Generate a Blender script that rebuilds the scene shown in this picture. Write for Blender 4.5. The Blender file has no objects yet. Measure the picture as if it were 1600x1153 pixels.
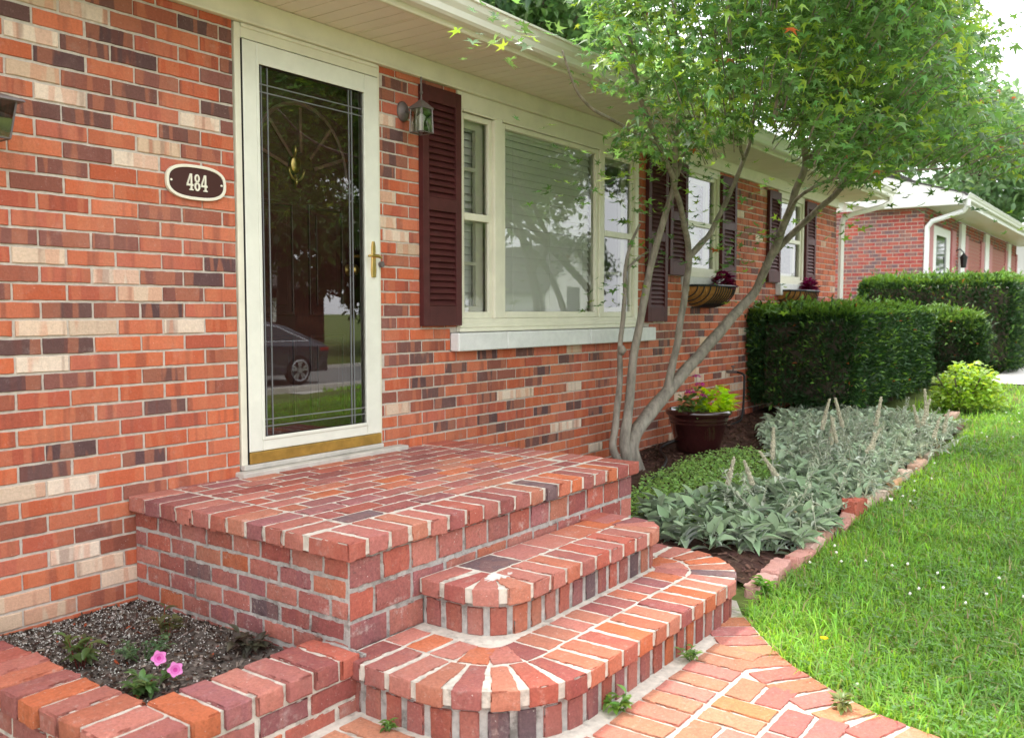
import bpy, math, random
import numpy as np
from mathutils import Vector, Matrix, noise as mnoise
random.seed(7); RNG = np.random.default_rng(11)
SC = bpy.context.scene; COL = SC.collection
R = math.radians

# ------------------------------------------------------------------ camera, sky, sun, exposure
YAW, PITCH, FPX = 0.9405, -0.0641, 1401.4
CAMP = np.array([-1.5832, -3.4243, 1.1810])
cd = bpy.data.cameras.new('camera'); cam = bpy.data.objects.new('camera', cd); COL.objects.link(cam)
cd.sensor_width = 36.0; cd.lens = 36.0 * FPX / 1600.0; cd.clip_start = 0.05; cd.clip_end = 2000
cd.dof.use_dof = True; cd.dof.focus_distance = 4.2; cd.dof.aperture_fstop = 4.0
_f = np.array([math.sin(YAW) * math.cos(PITCH), math.cos(YAW) * math.cos(PITCH), math.sin(PITCH)])
_r = np.array([math.cos(YAW), -math.sin(YAW), 0.0]); _u = np.cross(_r, _f)
cam.matrix_world = Matrix(((_r[0], _u[0], -_f[0], CAMP[0]), (_r[1], _u[1], -_f[1], CAMP[1]), (_r[2], _u[2], -_f[2], CAMP[2]), (0, 0, 0, 1)))
SC.camera = cam

SUN_EL, SUN_AZ = R(64), R(14)           # azimuth measured from +Y (behind the house) towards +X
world = bpy.data.worlds.new('World'); SC.world = world; world.use_nodes = True
wn = world.node_tree.nodes; wl = world.node_tree.links
bg = wn['Background']; sky = wn.new('ShaderNodeTexSky'); sky.sky_type = 'NISHITA'; sky.sun_disc = False
sky.sun_elevation = SUN_EL; sky.sun_rotation = SUN_AZ; sky.air_density = 1.0; sky.dust_density = 4.0
tcw = wn.new('ShaderNodeTexCoord'); nw = wn.new('ShaderNodeTexNoise'); nw.inputs['Scale'].default_value = 2.2; nw.inputs['Detail'].default_value = 5
rw = wn.new('ShaderNodeValToRGB'); rw.color_ramp.elements[0].position = 0.30; rw.color_ramp.elements[0].color = (.55, .55, .55, 1); rw.color_ramp.elements[1].position = 0.62; rw.color_ramp.elements[1].color = (.95, .95, .95, 1)
mixw = wn.new('ShaderNodeMix'); mixw.data_type = 'RGBA'
wl.new(tcw.outputs['Generated'], nw.inputs['Vector']); wl.new(nw.outputs['Fac'], rw.inputs['Fac']); wl.new(rw.outputs['Color'], mixw.inputs['Factor'])
wl.new(sky.outputs['Color'], mixw.inputs[6]); mixw.inputs[7].default_value = (12.0, 12.2, 12.6, 1)   # thin white cloud veil
wl.new(mixw.outputs[2], bg.inputs['Color']); bg.inputs['Strength'].default_value = 0.15
sd = bpy.data.lights.new('sun', 'SUN'); sun = bpy.data.objects.new('sun', sd); COL.objects.link(sun)
sd.energy = 2.7; sd.angle = R(8); sd.color = (1.0, 0.95, 0.86)
_s = Vector((math.sin(SUN_AZ) * math.cos(SUN_EL), math.cos(SUN_AZ) * math.cos(SUN_EL), math.sin(SUN_EL)))
sun.rotation_euler = _s.to_track_quat('Z', 'Y').to_euler(); sun.location = (0, 8, 12)
SC.view_settings.view_transform = 'Standard'; SC.view_settings.look = 'None'; SC.view_settings.gamma = 1; SC.view_settings.exposure = 1.12
SC.render.engine = 'CYCLES'; SC.cycles.max_bounces = 10; SC.cycles.transparent_max_bounces = 16

def at(px, py, Y):
    d = _f * FPX + _r * (px - 800) - _u * (py - 576.5); s = (Y - CAMP[1]) / d[1]; return CAMP + s * d
def proj(Pn):
    q = Pn - CAMP; w = q @ _f; return 800 + FPX * (q @ _r) / w, 576.5 - FPX * (q @ _u) / w

# ------------------------------------------------------------------ helpers
def tag(o, label=None, cat=None, group=None, kind=None):
    if label: o['label'] = label
    if cat: o['category'] = cat
    if group: o['group'] = group
    if kind: o['kind'] = kind
    return o
def thing(name, loc, label, cat, group=None, rz=0.0):
    o = bpy.data.objects.new(name, None); COL.objects.link(o); o.location = loc; o.rotation_euler.z = rz; o.empty_display_size = .1
    return tag(o, label, cat, group)
def link(o, parent, world_coords=True):
    COL.objects.link(o)
    if parent is not None:
        o.parent = parent
        if world_coords and parent.type == 'EMPTY' and parent.parent is None: o.location = -parent.location
    return o
class MB:
    def __init__(s): s.v = []; s.f = []; s.c = []
    def add(s, vs, fs, col=None):
        n = len(s.v); s.v += [tuple(map(float, p)) for p in vs]
        for f in fs: s.f.append(tuple(i + n for i in f)); s.c.append(col or (1, 1, 1, 1))
    def box(s, x0, x1, y0, y1, z0, z1, col=None):
        vs = [(x, y, z) for z in (z0, z1) for y in (y0, y1) for x in (x0, x1)]
        s.add(vs, [(0, 2, 3, 1), (4, 5, 7, 6), (0, 1, 5, 4), (2, 6, 7, 3), (0, 4, 6, 2), (1, 3, 7, 5)], col); return s
    def obox(s, c, ax, hd, col=None):
        c = np.array(c, float); a = [np.array(q, float) * h for q, h in zip(ax, hd)]
        vs = [c + i * a[0] + j * a[1] + k * a[2] for k in (-1, 1) for j in (-1, 1) for i in (-1, 1)]
        s.add(vs, [(0, 2, 3, 1), (4, 5, 7, 6), (0, 1, 5, 4), (2, 6, 7, 3), (0, 4, 6, 2), (1, 3, 7, 5)], col); return s
    def quad(s, a, b, c, d, col=None): s.add([a, b, c, d], [(0, 1, 2, 3)], col); return s
    def tube(s, pts, rad, n=8, col=None, cap=True):
        pts = [np.array(p, float) for p in pts]
        if not hasattr(rad, '__len__'): rad = [rad] * len(pts)
        vs = []; prev = None
        for i, p in enumerate(pts):
            t = pts[min(i + 1, len(pts) - 1)] - pts[max(i - 1, 0)]; t = t / (np.linalg.norm(t) + 1e-9)
            if prev is None:
                u = np.cross(t, [0, 0, 1]);
                if np.linalg.norm(u) < .1: u = np.cross(t, [1, 0, 0])
            else: u = prev - t * (prev @ t)
            u /= np.linalg.norm(u) + 1e-9; prev = u; w = np.cross(t, u)
            for k in range(n):
                a = 2 * math.pi * k / n; vs.append(p + rad[i] * (math.cos(a) * u + math.sin(a) * w))
        fs = []
        for i in range(len(pts) - 1):
            for k in range(n):
                a = i * n + k; b = i * n + (k + 1) % n; fs.append((a, b, b + n, a + n))
        if cap: fs.append(tuple(range(n - 1, -1, -1))); fs.append(tuple(range((len(pts) - 1) * n, len(pts) * n)))
        s.add(vs, fs, col); return s
    def lathe(s, prof, c, n=24, col=None, ang=2 * math.pi, a0=0):
        vs = []; full = abs(ang - 2 * math.pi) < 1e-6; m = n if full else n + 1
        for r, z in prof:
            for k in range(m):
                a = a0 + ang * k / n; vs.append((c[0] + r * math.cos(a), c[1] + r * math.sin(a), c[2] + z))
        fs = []
        for i in range(len(prof) - 1):
            for k in range(n):
                a = i * m + k; b = i * m + (k + 1) % m; fs.append((a, b, b + m, a + m))
        s.add(vs, fs, col); return s
    def prism(s, poly, z0, z1, col=None):      # ccw polygon in xy
        n = len(poly); vs = [(x, y, z0) for x, y in poly] + [(x, y, z1) for x, y in poly]
        s.add(vs, [tuple(range(n - 1, -1, -1)), tuple(range(n, 2 * n))] + [(i, (i + 1) % n, n + (i + 1) % n, n + i) for i in range(n)], col); return s
    def prism_y(s, poly, y0, y1, col=None):    # polygon in xz, extruded along y
        n = len(poly); vs = [(x, y0, z) for x, z in poly] + [(x, y1, z) for x, z in poly]
        s.add(vs, [tuple(range(n)), tuple(range(2 * n - 1, n - 1, -1))] + [(i, n + i, n + (i + 1) % n, (i + 1) % n) for i in range(n)], col); return s
    def prism_x(s, poly, x0, x1, col=None):    # polygon in yz, extruded along x
        n = len(poly); vs = [(x0, y, z) for y, z in poly] + [(x1, y, z) for y, z in poly]
        s.add(vs, [tuple(range(n - 1, -1, -1)), tuple(range(n, 2 * n))] + [(i, (i + 1) % n, n + (i + 1) % n, n + i) for i in range(n)], col); return s
    def build(s, name, mat, parent=None, smooth=False, bevel=0.0, attr=True, world_coords=True, recenter=True):
        me = bpy.data.meshes.new(name); v = s.v
        loc = None
        if parent is None and recenter:
            A = np.array(v); loc = np.array([A[:, 0].mean(), A[:, 1].mean(), A[:, 2].min()]); v = (A - loc).tolist()
        me.from_pydata(v, [], s.f)
        if attr:
            a = me.attributes.new('col', 'FLOAT_COLOR', 'FACE'); a.data.foreach_set('color', np.array(s.c, dtype=np.float32).ravel())
        me.materials.append(mat)
        if smooth: me.polygons.foreach_set('use_smooth', [True] * len(me.polygons))
        me.update()
        if smooth == 'sharp': me.set_sharp_from_angle(angle=R(32))
        o = bpy.data.objects.new(name, me); link(o, parent, world_coords)
        if loc is not None: o.location = loc
        if bevel:
            b = o.modifiers.new('bevel', 'BEVEL'); b.width = bevel; b.segments = 2; b.limit_method = 'ANGLE'; b.angle_limit = R(40)
        return o
def np_obj(name, V, F, cols, mat, parent=None, smooth=False, recenter=False):
    V = np.asarray(V, np.float32); F = np.asarray(F, np.int32); k = F.shape[1]
    loc = None
    if parent is None and recenter:
        loc = np.array([V[:, 0].mean(), V[:, 1].mean(), V[:, 2].min()]); V = V - loc.astype(np.float32)
    me = bpy.data.meshes.new(name); me.vertices.add(len(V)); me.vertices.foreach_set('co', V.ravel())
    me.loops.add(F.size); me.loops.foreach_set('vertex_index', F.ravel())
    me.polygons.add(len(F)); me.polygons.foreach_set('loop_start', np.arange(0, F.size, k, dtype=np.int32)); me.polygons.foreach_set('loop_total', np.full(len(F), k, np.int32))
    if smooth: me.polygons.foreach_set('use_smooth', np.ones(len(F), bool))
    a = me.attributes.new('col', 'FLOAT_COLOR', 'FACE'); c = np.ones((len(F), 4), np.float32); c[:, :3] = cols; a.data.foreach_set('color', c.ravel())
    me.materials.append(mat); me.update(calc_edges=True); me.validate()
    o = bpy.data.objects.new(name, me); link(o, parent)
    if loc is not None: o.location = loc
    return o
def rotmats(yaw, pitch, roll):
    cy, sy, cp, sp, cr, sr = np.cos(yaw), np.sin(yaw), np.cos(pitch), np.sin(pitch), np.cos(roll), np.sin(roll); z = np.zeros_like(cy); o = z + 1
    Z = np.stack([np.stack([cy, -sy, z], -1), np.stack([sy, cy, z], -1), np.stack([z, z, o], -1)], -2)
    X = np.stack([np.stack([o, z, z], -1), np.stack([z, cp, -sp], -1), np.stack([z, sp, cp], -1)], -2)
    Y = np.stack([np.stack([cr, z, sr], -1), np.stack([z, o, z], -1), np.stack([-sr, z, cr], -1)], -2)
    return Z @ X @ Y
def instances(tv, tf, pos, rot, scl, cols):
    """copies of a leaf template (grows along +Y, faces +Z); cols one per leaf"""
    tv = np.asarray(tv, float); tf = np.asarray(tf); n = len(pos)
    s = np.asarray(scl, float); s = s[:, None] if s.ndim == 1 else s
    V = np.einsum('nij,nkj->nki', rot, tv[None] * s[:, None, :]) + np.asarray(pos)[:, None, :]
    F = tf[None] + (np.arange(n) * len(tv))[:, None, None]
    return V.reshape(-1, 3), F.reshape(-1, tf.shape[1]), np.repeat(np.asarray(cols), len(tf), 0)
def join(parts):
    off = 0; V = []; F = []; C = []
    for v, f, c in parts: V.append(v); F.append(f + off); C.append(c); off += len(v)
    return np.concatenate(V), np.concatenate(F), np.concatenate(C)
def jitcol(base, n, dv=.25, dh=.08):
    b = np.array(base)[None] * (1 + dv * RNG.uniform(-1, 1, (n, 1))) * (1 + dh * RNG.uniform(-1, 1, (n, 3))); return np.clip(b, 0.002, .9)

# ------------------------------------------------------------------ materials
def M(name, base=(.5, .5, .5), rough=.6, spec=.4, var=None, bump=None, attr=False, metal=0.0, transl=0.0, stretch=None, dark=None, coat=0.0, sheen=0.0):
    m = bpy.data.materials.new(name); m.use_nodes = True; nt = m.node_tree; N = nt.nodes; L = nt.links; b = N['Principled BSDF']
    b.inputs['Roughness'].default_value = rough; b.inputs['Specular IOR Level'].default_value = spec; b.inputs['Metallic'].default_value = metal
    if coat: b.inputs['Coat Weight'].default_value = coat; b.inputs['Coat Roughness'].default_value = .08
    if sheen: b.inputs['Sheen Weight'].default_value = sheen
    tc = N.new('ShaderNodeTexCoord'); vec = tc.outputs['Object']
    if stretch:
        mp = N.new('ShaderNodeMapping'); mp.inputs['Scale'].default_value = stretch; L.new(vec, mp.inputs['Vector']); vec = mp.outputs['Vector']
    if attr:
        a = N.new('ShaderNodeAttribute'); a.attribute_name = 'col'; col = a.outputs['Color']
    else:
        rgb = N.new('ShaderNodeRGB'); rgb.outputs[0].default_value = (*base, 1); col = rgb.outputs[0]
    if var:
        n = N.new('ShaderNodeTexNoise'); n.inputs['Scale'].default_value = var[0]; n.inputs['Detail'].default_value = 6; n.inputs['Roughness'].default_value = .65; L.new(vec, n.inputs['Vector'])
        mr = N.new('ShaderNodeMapRange'); mr.inputs['From Min'].default_value = .3; mr.inputs['From Max'].default_value = .7; mr.inputs['To Min'].default_value = 1 - var[1]; mr.inputs['To Max'].default_value = 1 + var[1]; L.new(n.outputs['Fac'], mr.inputs['Value'])
        mu = N.new('ShaderNodeMix'); mu.data_type = 'RGBA'; mu.blend_type = 'MULTIPLY'; mu.inputs['Factor'].default_value = 1; L.new(col, mu.inputs[6]); L.new(mr.outputs[0], mu.inputs[7]); col = mu.outputs[2]
    if dark:   # blotchy stains: (scale, threshold, colour, strength)
        n = N.new('ShaderNodeTexNoise'); n.inputs['Scale'].default_value = dark[0]; n.inputs['Detail'].default_value = 8; n.inputs['Roughness'].default_value = .7; L.new(vec, n.inputs['Vector'])
        cr = N.new('ShaderNodeMapRange'); cr.inputs['From Min'].default_value = dark[1]; cr.inputs['From Max'].default_value = dark[1] + .12; cr.inputs['To Max'].default_value = dark[3]; L.new(n.outputs['Fac'], cr.inputs['Value'])
        mu = N.new('ShaderNodeMix'); mu.data_type = 'RGBA'; L.new(cr.outputs[0], mu.inputs['Factor']); L.new(col, mu.inputs[6]); mu.inputs[7].default_value = (*dark[2], 1); col = mu.outputs[2]
    L.new(col, b.inputs['Base Color'])
    if bump:
        n = N.new('ShaderNodeTexNoise'); n.inputs['Scale'].default_value = bump[0]; n.inputs['Detail'].default_value = 8; n.inputs['Roughness'].default_value = .7; L.new(vec, n.inputs['Vector'])
        bp = N.new('ShaderNodeBump'); bp.inputs['Strength'].default_value = bump[1]; bp.inputs['Distance'].default_value = bump[2] if len(bump) > 2 else .004; L.new(n.outputs['Fac'], bp.inputs['Height']); L.new(bp.outputs['Normal'], b.inputs['Normal'])
    if transl:
        t = N.new('ShaderNodeBsdfTranslucent'); mx = N.new('ShaderNodeMixShader'); mx.inputs[0].default_value = transl
        hs = N.new('ShaderNodeHueSaturation'); hs.inputs['Hue'].default_value = .475; hs.inputs['Value'].default_value = 1.9; hs.inputs['Saturation'].default_value = 1.1; L.new(col, hs.inputs['Color']); L.new(hs.outputs[0], t.inputs['Color'])
        L.new(b.outputs[0], mx.inputs[1]); L.new(t.outputs[0], mx.inputs[2]); L.new(mx.outputs[0], N['Material Output'].inputs['Surface'])
    return m
def brick_mat(name, streak, blot, rough=.85, pale=.25, smut=.35, lime=.3):
    """per-brick colour (attribute col, alpha = seed), firing bands along the brick, worn pale patches, smuts"""
    m = bpy.data.materials.new(name); m.use_nodes = True; nt = m.node_tree; N = nt.nodes; L = nt.links; b = N['Principled BSDF']
    b.inputs['Roughness'].default_value = rough; b.inputs['Specular IOR Level'].default_value = .25
    tc = N.new('ShaderNodeTexCoord'); a = N.new('ShaderNodeAttribute'); a.attribute_name = 'col'
    sc = N.new('ShaderNodeMath'); sc.operation = 'MULTIPLY'; sc.inputs[1].default_value = 37.0; L.new(a.outputs['Alpha'], sc.inputs[0])
    cx = N.new('ShaderNodeCombineXYZ')
    for i in range(3): L.new(sc.outputs[0], cx.inputs[i])
    ad = N.new('ShaderNodeVectorMath'); ad.operation = 'ADD'; L.new(tc.outputs['Object'], ad.inputs[0]); L.new(cx.outputs[0], ad.inputs[1])
    def nz(scale3, scale, det=5, rg=.6):
        mp = N.new('ShaderNodeMapping'); mp.inputs['Scale'].default_value = scale3; L.new(ad.outputs[0], mp.inputs['Vector'])
        n = N.new('ShaderNodeTexNoise'); n.inputs['Scale'].default_value = scale; n.inputs['Detail'].default_value = det; n.inputs['Roughness'].default_value = rg; L.new(mp.outputs[0], n.inputs['Vector']); return n.outputs['Fac']
    def rng(x, a0, a1, t0, t1):
        r = N.new('ShaderNodeMapRange'); r.inputs['From Min'].default_value = a0; r.inputs['From Max'].default_value = a1; r.inputs['To Min'].default_value = t0; r.inputs['To Max'].default_value = t1; L.new(x, r.inputs['Value']); return r.outputs[0]
    def mix(f, c1, c2, mode='MIX'):
        x = N.new('ShaderNodeMix'); x.data_type = 'RGBA'; x.blend_type = mode
        if isinstance(f, float): x.inputs['Factor'].default_value = f
        else: L.new(f, x.inputs['Factor'])
        L.new(c1, x.inputs[6])
        if isinstance(c2, tuple): x.inputs[7].default_value = (*c2, 1)
        else: L.new(c2, x.inputs[7])
        return x.outputs[2]
    c = a.outputs['Color']
    c = mix(rng(nz((1, 1, .06), 13, 2), .56, .63, 0, streak), c, (.17, .058, .045))          # flashed bands
    c = mix(rng(nz((1, 1, .10), 15, 1), .52, .555, 0, streak * .8), c, (.54, .185, .095))
    c = mix(rng(nz((1, 1, 1), 38, 10, .78), .57, .68, 0, pale), c, (.47, .35, .29))           # scuffs, lime
    wo = N.new('ShaderNodeTexNoise'); wo.inputs['Scale'].default_value = 1.7; wo.inputs['Detail'].default_value = 9; wo.inputs['Roughness'].default_value = .65; L.new(tc.outputs['Object'], wo.inputs['Vector'])
    c = mix(rng(wo.outputs['Fac'], .52, .74, 0, .30), c, (.40, .24, .19))                 # chalky weathering across bricks
    c = mix(rng(nz((1, 1, 1), 45, 8, .75), .60, .72, 0, smut), c, (.06, .045, .045))
    lm = N.new('ShaderNodeTexNoise'); lm.inputs['Scale'].default_value = 8.5; lm.inputs['Detail'].default_value = 12; lm.inputs['Roughness'].default_value = .78; L.new(tc.outputs['Object'], lm.inputs['Vector'])
    c = mix(rng(lm.outputs['Fac'], .57, .70, 0, lime), c, (.58, .52, .47))                  # lime bloom and mortar smears
    c = mix(rng(nz((1, 1, 1), 120, 2, .5), .735, .76, 0, min(1, lime * 2)), c, (.66, .62, .56))   # flecks of mortar
    gm = N.new('ShaderNodeTexNoise'); gm.inputs['Scale'].default_value = 5.0; gm.inputs['Detail'].default_value = 12; gm.inputs['Roughness'].default_value = .75; L.new(tc.outputs['Object'], gm.inputs['Vector'])
    c = mix(rng(gm.outputs['Fac'], .56, .72, 0, smut * .7), c, (.10, .065, .055))           # old grime
    v = rng(nz((1, 1, 1), 95, 10, .8), .3, .7, 1 - blot * 1.3, 1 + blot * 1.3); c = mix(1.0, c, v, 'MULTIPLY')
    L.new(c, b.inputs['Base Color'])
    h = nz((1, 1, 1), 170, 10, .8); h2 = nz((1, 1, 1), 45, 6, .7)
    mm = N.new('ShaderNodeMath'); mm.operation = 'MULTIPLY_ADD'; L.new(h2, mm.inputs[0]); mm.inputs[1].default_value = 1.5; L.new(h, mm.inputs[2])
    bp = N.new('ShaderNodeBump'); bp.inputs['Strength'].default_value = .7; bp.inputs['Distance'].default_value = .004; L.new(mm.outputs[0], bp.inputs['Height']); L.new(bp.outputs[0], b.inputs['Normal'])
    return m
def glass_mat(name, tint=(.98, .99, .98), base=.08):
    m = bpy.data.materials.new(name); m.use_nodes = True; nt = m.node_tree; N = nt.nodes; L = nt.links; N.remove(N['Principled BSDF'])
    tr = N.new('ShaderNodeBsdfTransparent'); tr.inputs[0].default_value = (*tint, 1); gl = N.new('ShaderNodeBsdfGlossy'); gl.inputs['Roughness'].default_value = .004
    fr = N.new('ShaderNodeFresnel'); fr.inputs['IOR'].default_value = 1.52
    mr = N.new('ShaderNodeMapRange'); mr.inputs['To Min'].default_value = base; L.new(fr.outputs[0], mr.inputs['Value'])
    mx = N.new('ShaderNodeMixShader'); L.new(mr.outputs[0], mx.inputs[0]); L.new(tr.outputs[0], mx.inputs[1]); L.new(gl.outputs[0], mx.inputs[2]); L.new(mx.outputs[0], N['Material Output'].inputs['Surface'])
    return m
MT = dict(
    wbrick=brick_mat('wall_brick', .48, .14, pale=.2, smut=.15, lime=.16), pbrick=brick_mat('paver_brick', .10, .26, pale=.46, smut=.55), oldbrick=brick_mat('old_brick', .10, .3, pale=.5, smut=.8, lime=.75), nbrick=brick_mat('neighbour_brick', .3, .12, pale=.1, smut=.2),
    mortar=M('wall_mortar', (.50, .44, .375), .9, .2, (40, .2), (160, .5, .003), dark=(7, .58, (.36, .32, .28), .5)),
    pmortar=M('porch_mortar', (.56, .51, .435), .92, .2, (25, .22), (120, .8, .006), dark=(12, .53, (.25, .22, .19), .7)),
    gmortar=M('grey_mortar', (.40, .375, .345), .92, .2, (25, .3), (110, .9, .008), dark=(10, .52, (.13, .115, .10), .8)),
    cream=M('cream_paint', (.69, .66, .53), .45, .4, (6, .08), (40, .1), dark=(11, .68, (.46, .42, .33), .35)),
    trim=M('storm_white', (.69, .69, .60), .38, .45, (7, .07), (60, .06), dark=(16, .69, (.45, .43, .36), .35)),
    soffit=M('soffit_vinyl', (.76, .68, .60), .55, .3, (5, .04)),
    gutter=M('gutter_enamel', (.74, .72, .66), .35, .5, (3, .06)),
    white=M('white_paint', (.74, .74, .73), .45, .4, (5, .04)),
    stone=M('sill_stone', (.66, .66, .64), .75, .3, (14, .10), (60, .3, .003)),
    concrete=M('concrete', (.47, .44, .39), .9, .2, (12, .18), (90, .5, .004), dark=(9, .58, (.33, .31, .28), .5)),
    shutter=M('shutter_maroon', (.072, .018, .018), .55, .25, (10, .2), (70, .1), dark=(12, .62, (.10, .06, .06), .5)),
    door=M('door_maroon', (.075, .020, .018), .3, .5, (6, .1)),
    brass=M('brass', (.72, .50, .18), .32, .5, (20, .12), metal=1.0),
    goldpaint=M('sweep_gold', (.44, .27, .06), .38, .5, (14, .25), metal=.55, dark=(18, .68, (.75, .68, .5), .5)),
    lead=M('lead_came', (.20, .20, .21), .4, .4, metal=.3),
    iron=M('black_iron', (.018, .018, .02), .5, .4), black=M('black_rubber', (.012, .012, .013), .55, .3),
    pewter=M('pewter', (.15, .125, .12), .5, .4, (30, .2), metal=.35), frost=glass_mat('lantern_glass', (.93, .94, .88), .30),
    blind=M('blind_slat', (.88, .885, .83), .5, .3, transl=.2), interior=M('interior', (.72, .70, .64), .9, .1), curtain=M('curtain', (.55, .57, .58), .8, .1),
    plaque=M('plaque_maroon', (.055, .018, .016), .4, .4), plaquerim=M('plaque_rim', (.72, .68, .56), .5, .3),
    glass=glass_mat('window_glass'), stormglass=glass_mat('storm_glass', (.80, .83, .80), .11),
    shingle=M('shingles', (.07, .065, .06), .95, .1, (30, .3), (60, .6, .01)),
    bark=M('bark', (.27, .235, .195), .9, .15, (22, .45), (55, 1.0, .014), stretch=(1, 1, .30), dark=(9, .56, (.34, .32, .27), .75)),
    barkd=M('dark_bark', (.11, .085, .065), .9, .15, (8, .3), (30, .8, .02)),
    leaf=M('leaf', attr=True, rough=.36, spec=.55, transl=.46), ear=M('woolly_leaf', attr=True, rough=.85, spec=.2, transl=.12, sheen=.4), yew=M('yew_needles', attr=True, rough=.5, spec=.35, transl=.2),
    petal=M('petal', attr=True, rough=.6, spec=.2, transl=.3), grass=M('grass_blade', attr=True, rough=.5, spec=.3, transl=.42),
    lawn=M('lawn_soil', (.11, .145, .04), .95, .1, (3, .35), (40, .6, .02)),
    mulch=M('mulch', attr=True, rough=.95, spec=.1, var=(60, .3), bump=(90, .8, .006)), soil=M('potting_soil', (.12, .10, .085), .95, .1, (45, .6), (50, 1, .016), dark=(20, .52, (.03, .022, .018), .8)),
    asphalt=M('asphalt', (.22, .22, .215), .9, .2, (6, .12), (80, .3, .004)), pave=M('pavement', (.48, .46, .42), .9, .2, (4, .12), (50, .3, .003)),
    coir=M('coir', (.36, .17, .05), .95, .1, (60, .4), (80, 1, .01), stretch=(1, 1, .3)), glaze=M('glazed_maroon', (.026, .006, .006), .14, .5, (6, .2), coat=.5),
    edgestone=brick_mat('edging_brick', .08, .2, pale=.45, smut=.45),
    carpaint=M('car_grey', (.045, .05, .062), .25, .5, metal=.4, coat=.8), carglass=M('car_glass', (.012, .013, .015), .05, .6), tyre=M('tyre', (.015, .015, .015), .8, .2), alloy=M('alloy', (.55, .56, .58), .3, .5, metal=.8), chrome=M('chrome', (.75, .75, .76), .15, .5, metal=1.0), lamp_red=M('lamp_red', (.25, .01, .01), .2, .5),
    pinkpaint=M('rose_paint', (.42, .13, .13), .5, .3), cladding=M('pale_cladding', (.62, .61, .58), .6, .3), dandelion=M('dandelion', (.85, .55, .02), .7, .1), spike=M('spike', attr=True, rough=.9, spec=.1, sheen=.3),
)
# ------------------------------------------------------------------ ground function
def sstep(t): t = np.clip(t, 0, 1); return t * t * (3 - 2 * t)
def ground(x, y):
    x = np.asarray(x, float); y = np.asarray(y, float)
    base = -.125 + .04 * np.clip(x - 2, 0, 14)
    return base + (-.62 - base) * sstep((-5.0 - y) / 7.0)
def gz(x, y): return float(ground(x, y))
# path's right-hand edge towards the lawn
PATH_R = [(2.22, -1.90), (2.06, -1.99), (1.80, -2.20), (1.65, -2.33), (1.48, -2.57), (1.39, -2.73), (1.34, -2.90), (1.31, -3.40), (1.30, -9.0)]
def path_right(y):
    ys = [-p[1] for p in PATH_R]; xs = [p[0] for p in PATH_R]; return np.interp(-np.asarray(y, float), ys, xs)
PATH_L = -.05
# ------------------------------------------------------------------ setting: lawn sheet, street
def sheet(name, xs, ys, fn, mat, kind='structure', cols=None):
    X, Y = np.meshgrid(xs, ys); Z = fn(X, Y); V = np.stack([X, Y, Z], -1).reshape(-1, 3); nx = len(xs)
    i = np.arange(len(ys) - 1)[:, None] * nx + np.arange(nx - 1)[None]; F = np.stack([i, i + 1, i + nx + 1, i + nx], -1).reshape(-1, 4)
    o = np_obj(name, V, F, np.ones((len(F), 3)) if cols is None else cols(V[F].mean(1)), mat, smooth=True); o['kind'] = kind; return o
xs = np.unique(np.concatenate([np.linspace(-400, -10, 14), np.arange(-10, 34, .5), np.linspace(34, 400, 16)]))
ys = np.unique(np.concatenate([np.linspace(-400, -30, 12), np.arange(-30, 12, .5), np.linspace(12, 400, 14)]))
sheet('lawn', xs, ys, lambda X, Y: ground(X, Y) - .012, MT['lawn'])
for nm, y0, y1, dz, mt in (('road', -17.8, -12.4, .02, 'asphalt'), ('sidewalk', -9.9, -8.9, .012, 'pave')):
    sheet(nm, np.linspace(-120, 160, 141), np.linspace(y0, y1, 6), lambda X, Y, d=dz: ground(X, Y) + d, MT[mt])
k = MB(); k.box(-120, 160, -12.4, -12.25, -.75, -.50); tag(k.build('kerb', MT['pave'], attr=False), kind='structure')
k = MB(); k.box(-120, 160, -17.95, -17.8, -.75, -.50); tag(k.build('far_kerb', MT['pave'], attr=False), kind='structure')
sheet('driveway', np.linspace(11.4, 14.6, 9), np.linspace(-12.2, -1.55, 24), lambda X, Y: ground(X, Y) + .006, MT['pave'])
# ------------------------------------------------------------------ bricks
WCOL = dict(orange=[(.50, .125, .055), (.46, .108, .05), (.47, .135, .07), (.40, .095, .055), (.52, .15, .075), (.43, .12, .075)], brown=[(.25, .085, .06), (.30, .09, .055), (.22, .085, .068)], dark=[(.13, .066, .06), (.105, .055, .055), (.155, .07, .06)], cream=[(.62, .46, .34), (.66, .53, .42), (.56, .40, .28)])
PCOL = [(.37, .13, .10), (.40, .15, .115), (.34, .095, .068), (.39, .105, .072), (.31, .085, .07), (.42, .135, .08), (.36, .125, .10), (.26, .08, .072), (.40, .155, .10), (.31, .105, .09), (.45, .125, .055), (.33, .115, .098), (.27, .10, .10)]
def pcol(dark=.08, br=1.05):
    dark *= .55
    c = random.choice(PCOL)
    if random.random() < dark: c = (.135, .085, .09)
    f = random.uniform(.85, 1.12) * br; return (c[0] * f, c[1] * f, c[2] * f, random.random())
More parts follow.
